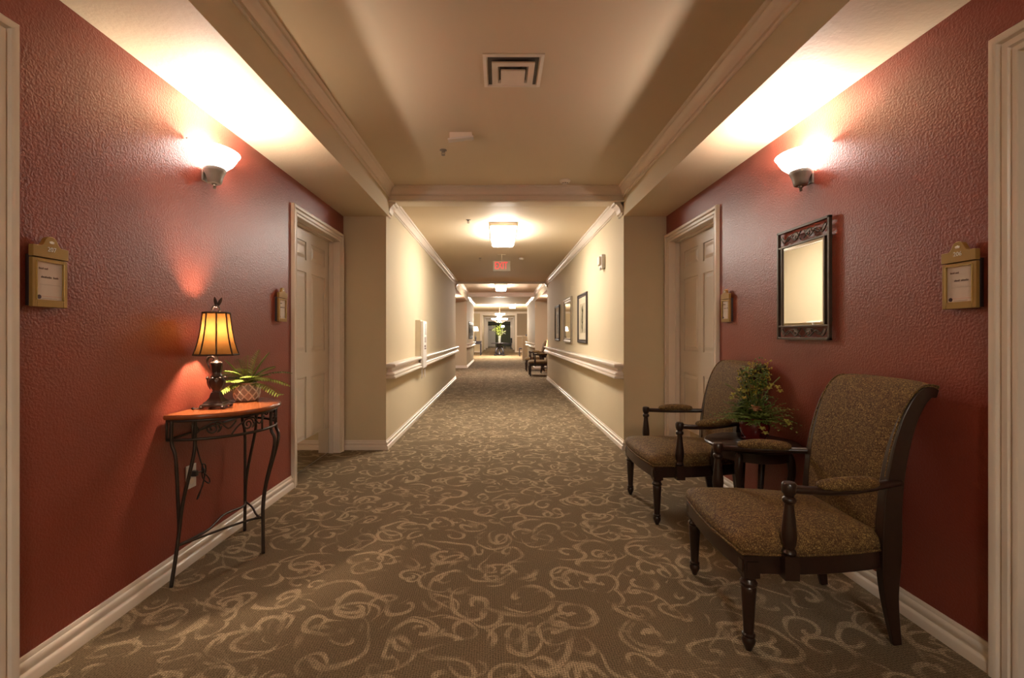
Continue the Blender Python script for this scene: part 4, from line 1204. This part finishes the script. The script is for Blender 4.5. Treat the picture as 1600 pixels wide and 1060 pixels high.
for o_ in bpy.data.objects:
    if o_.name == 'chandelier_light': o_.parent = cd; o_.location = (0,0,-1.0)
point('chandelier_uplight', (0, 0, -.35), 90, .2, (1,.87,.7), parent=cd)

def lobby_light(x, y, z, lab):
    f = empty('ceiling_light', (x, y, z)); tag(f, lab, 'ceiling light', 'small square lobby ceiling lights')
    MB().box(-.17, .17, -.17, .17, -.03, 0).build('housing', M['vent'], f)
    MB().box(-.155, .155, -.155, .155, -.18, -.03).build('diffuser', M['panel'], f, bevel=.02)
lobby_light(.72, 25.5, ZL, 'square ceiling light right of the distant chandelier')
lobby_light(0, 36.2, 2.72, 'small added square ceiling light brightening the corridor past the lobby')  # fixture added to brighten the corridor past the lobby
lobby_light(0, 41.5, 2.72, 'farthest small added square ceiling light, brightening the deep end of the corridor past the lobby')  # another added fixture, lifts the light farther down that corridor
lobby_light(.35, 47.5, 2.2, 'small glowing ceiling light in the dark green end room')
bpy.data.objects['ceiling_light'].get('label')
# hang the end-room light on a rod
for o_ in list(bpy.data.objects):
    if o_.get('label') == 'small glowing ceiling light in the dark green end room':
        MB().tube([(0,0,0), (0,0,.52)], .015, 6).build('rod', M['copper'], o_)

sd = empty('lobby_console', (-1.32, 28.4, 0)); tag(sd, 'dark console desk at the left side of the distant lobby', 'table')
MB().box(-.30, .26, -.5, .5, .80, .85).build('tabletop', M['navy'], sd, bevel=.01); MB().box(-.27, .23, -.47, .47, .66, .80).build('apron', M['navy'], sd)
for x in (-.25, .21):
    for y in (-.45, .45): MB().prism([(x-.03,y-.03), (x+.03,y-.03), (x+.03,y+.03), (x-.03,y+.03)], lambda u, v, k: (u, v, k), 0, .66).build('leg', M['navy'], sd)
sl = empty('table_lamp', (-1.42, 28.4, .85)); tag(sl, 'small lit lamp with a pale shade on the distant lobby desk', 'lamp')
MB().lathe([(0,0), (.08,0), (.03,.05), (.05,.2), (.015,.35), (.01,.62), (0,.62)], seg=16).build('base', M['navy'], sl, smooth=40)
MB().lathe([(.17,.60), (.11,.86)], seg=20).build('lamp_shade', M['lobbyshade'], sl, smooth='all')
point('bulb_light', (0,0,.75), 10, .05, (1,.8,.55), parent=sl)

hc = empty('high_back_chair', (1.38, 27.0, 0)); tag(hc, 'dark high-backed chair at the right side of the distant lobby', 'chair')
MB().box(-.25, .2, -.24, .24, .40, .48).build('seat', M['navy'], hc, bevel=.02); MB().box(.14, .2, -.24, .24, .48, 1.25).build('backrest', M['navy'], hc, bevel=.02)
for x in (-.22, .17):
    for y in (-.21, .21): MB().box(x-.025, x+.025, y-.025, y+.025, 0, .40).build('leg', M['navy'], hc)
so = empty('end_room_bench', (.75, 42.0, 0)); tag(so, 'dark upholstered bench against the right wall past the lobby', 'bench')
MB().box(-.3, .35, -.5, .5, .30, .50).build('seat', M['navy'], so, bevel=.03); MB().box(.25, .40, -.5, .5, .50, .95).build('backrest', M['navy'], so, bevel=.03)
for x in (-.25, .3):
    for y in (-.45, .45): MB().box(x-.03, x+.03, y-.03, y+.03, 0, .30).build('leg', M['navy'], so)

# ------------------------------------------------------------------ world, camera, colour
wd = bpy.data.worlds.new('hall_world'); scn.world = wd; wd.use_nodes = True
wd.node_tree.nodes['Background'].inputs[0].default_value = (.0, .0, .0, 1); wd.node_tree.nodes['Background'].inputs[1].default_value = 0
cam = bpy.data.cameras.new('camera'); co = bpy.data.objects.new('camera', cam); COL.objects.link(co)
co.location = (0, 0, H); co.rotation_euler = (PI/2, 0, 0)
cam.sensor_width = 36; cam.lens = 735/1600*36; cam.shift_x = 20/1600; cam.shift_y = -6/1600
cam.clip_start = .05; cam.clip_end = 200
scn.camera = co
scn.view_settings.view_transform = 'Standard'; scn.view_settings.look = 'None'
scn.view_settings.exposure = 1.17; scn.view_settings.gamma = 1
try: scn.view_settings.use_curve_mapping = False
except Exception: pass
scn.cycles.use_denoising = True
scn.cycles.max_bounces = 10; scn.cycles.diffuse_bounces = 6; scn.cycles.glossy_bounces = 5
scn.cycles.sample_clamp_indirect = 8
scn.cycles.caustics_reflective = False; scn.cycles.caustics_refractive = False
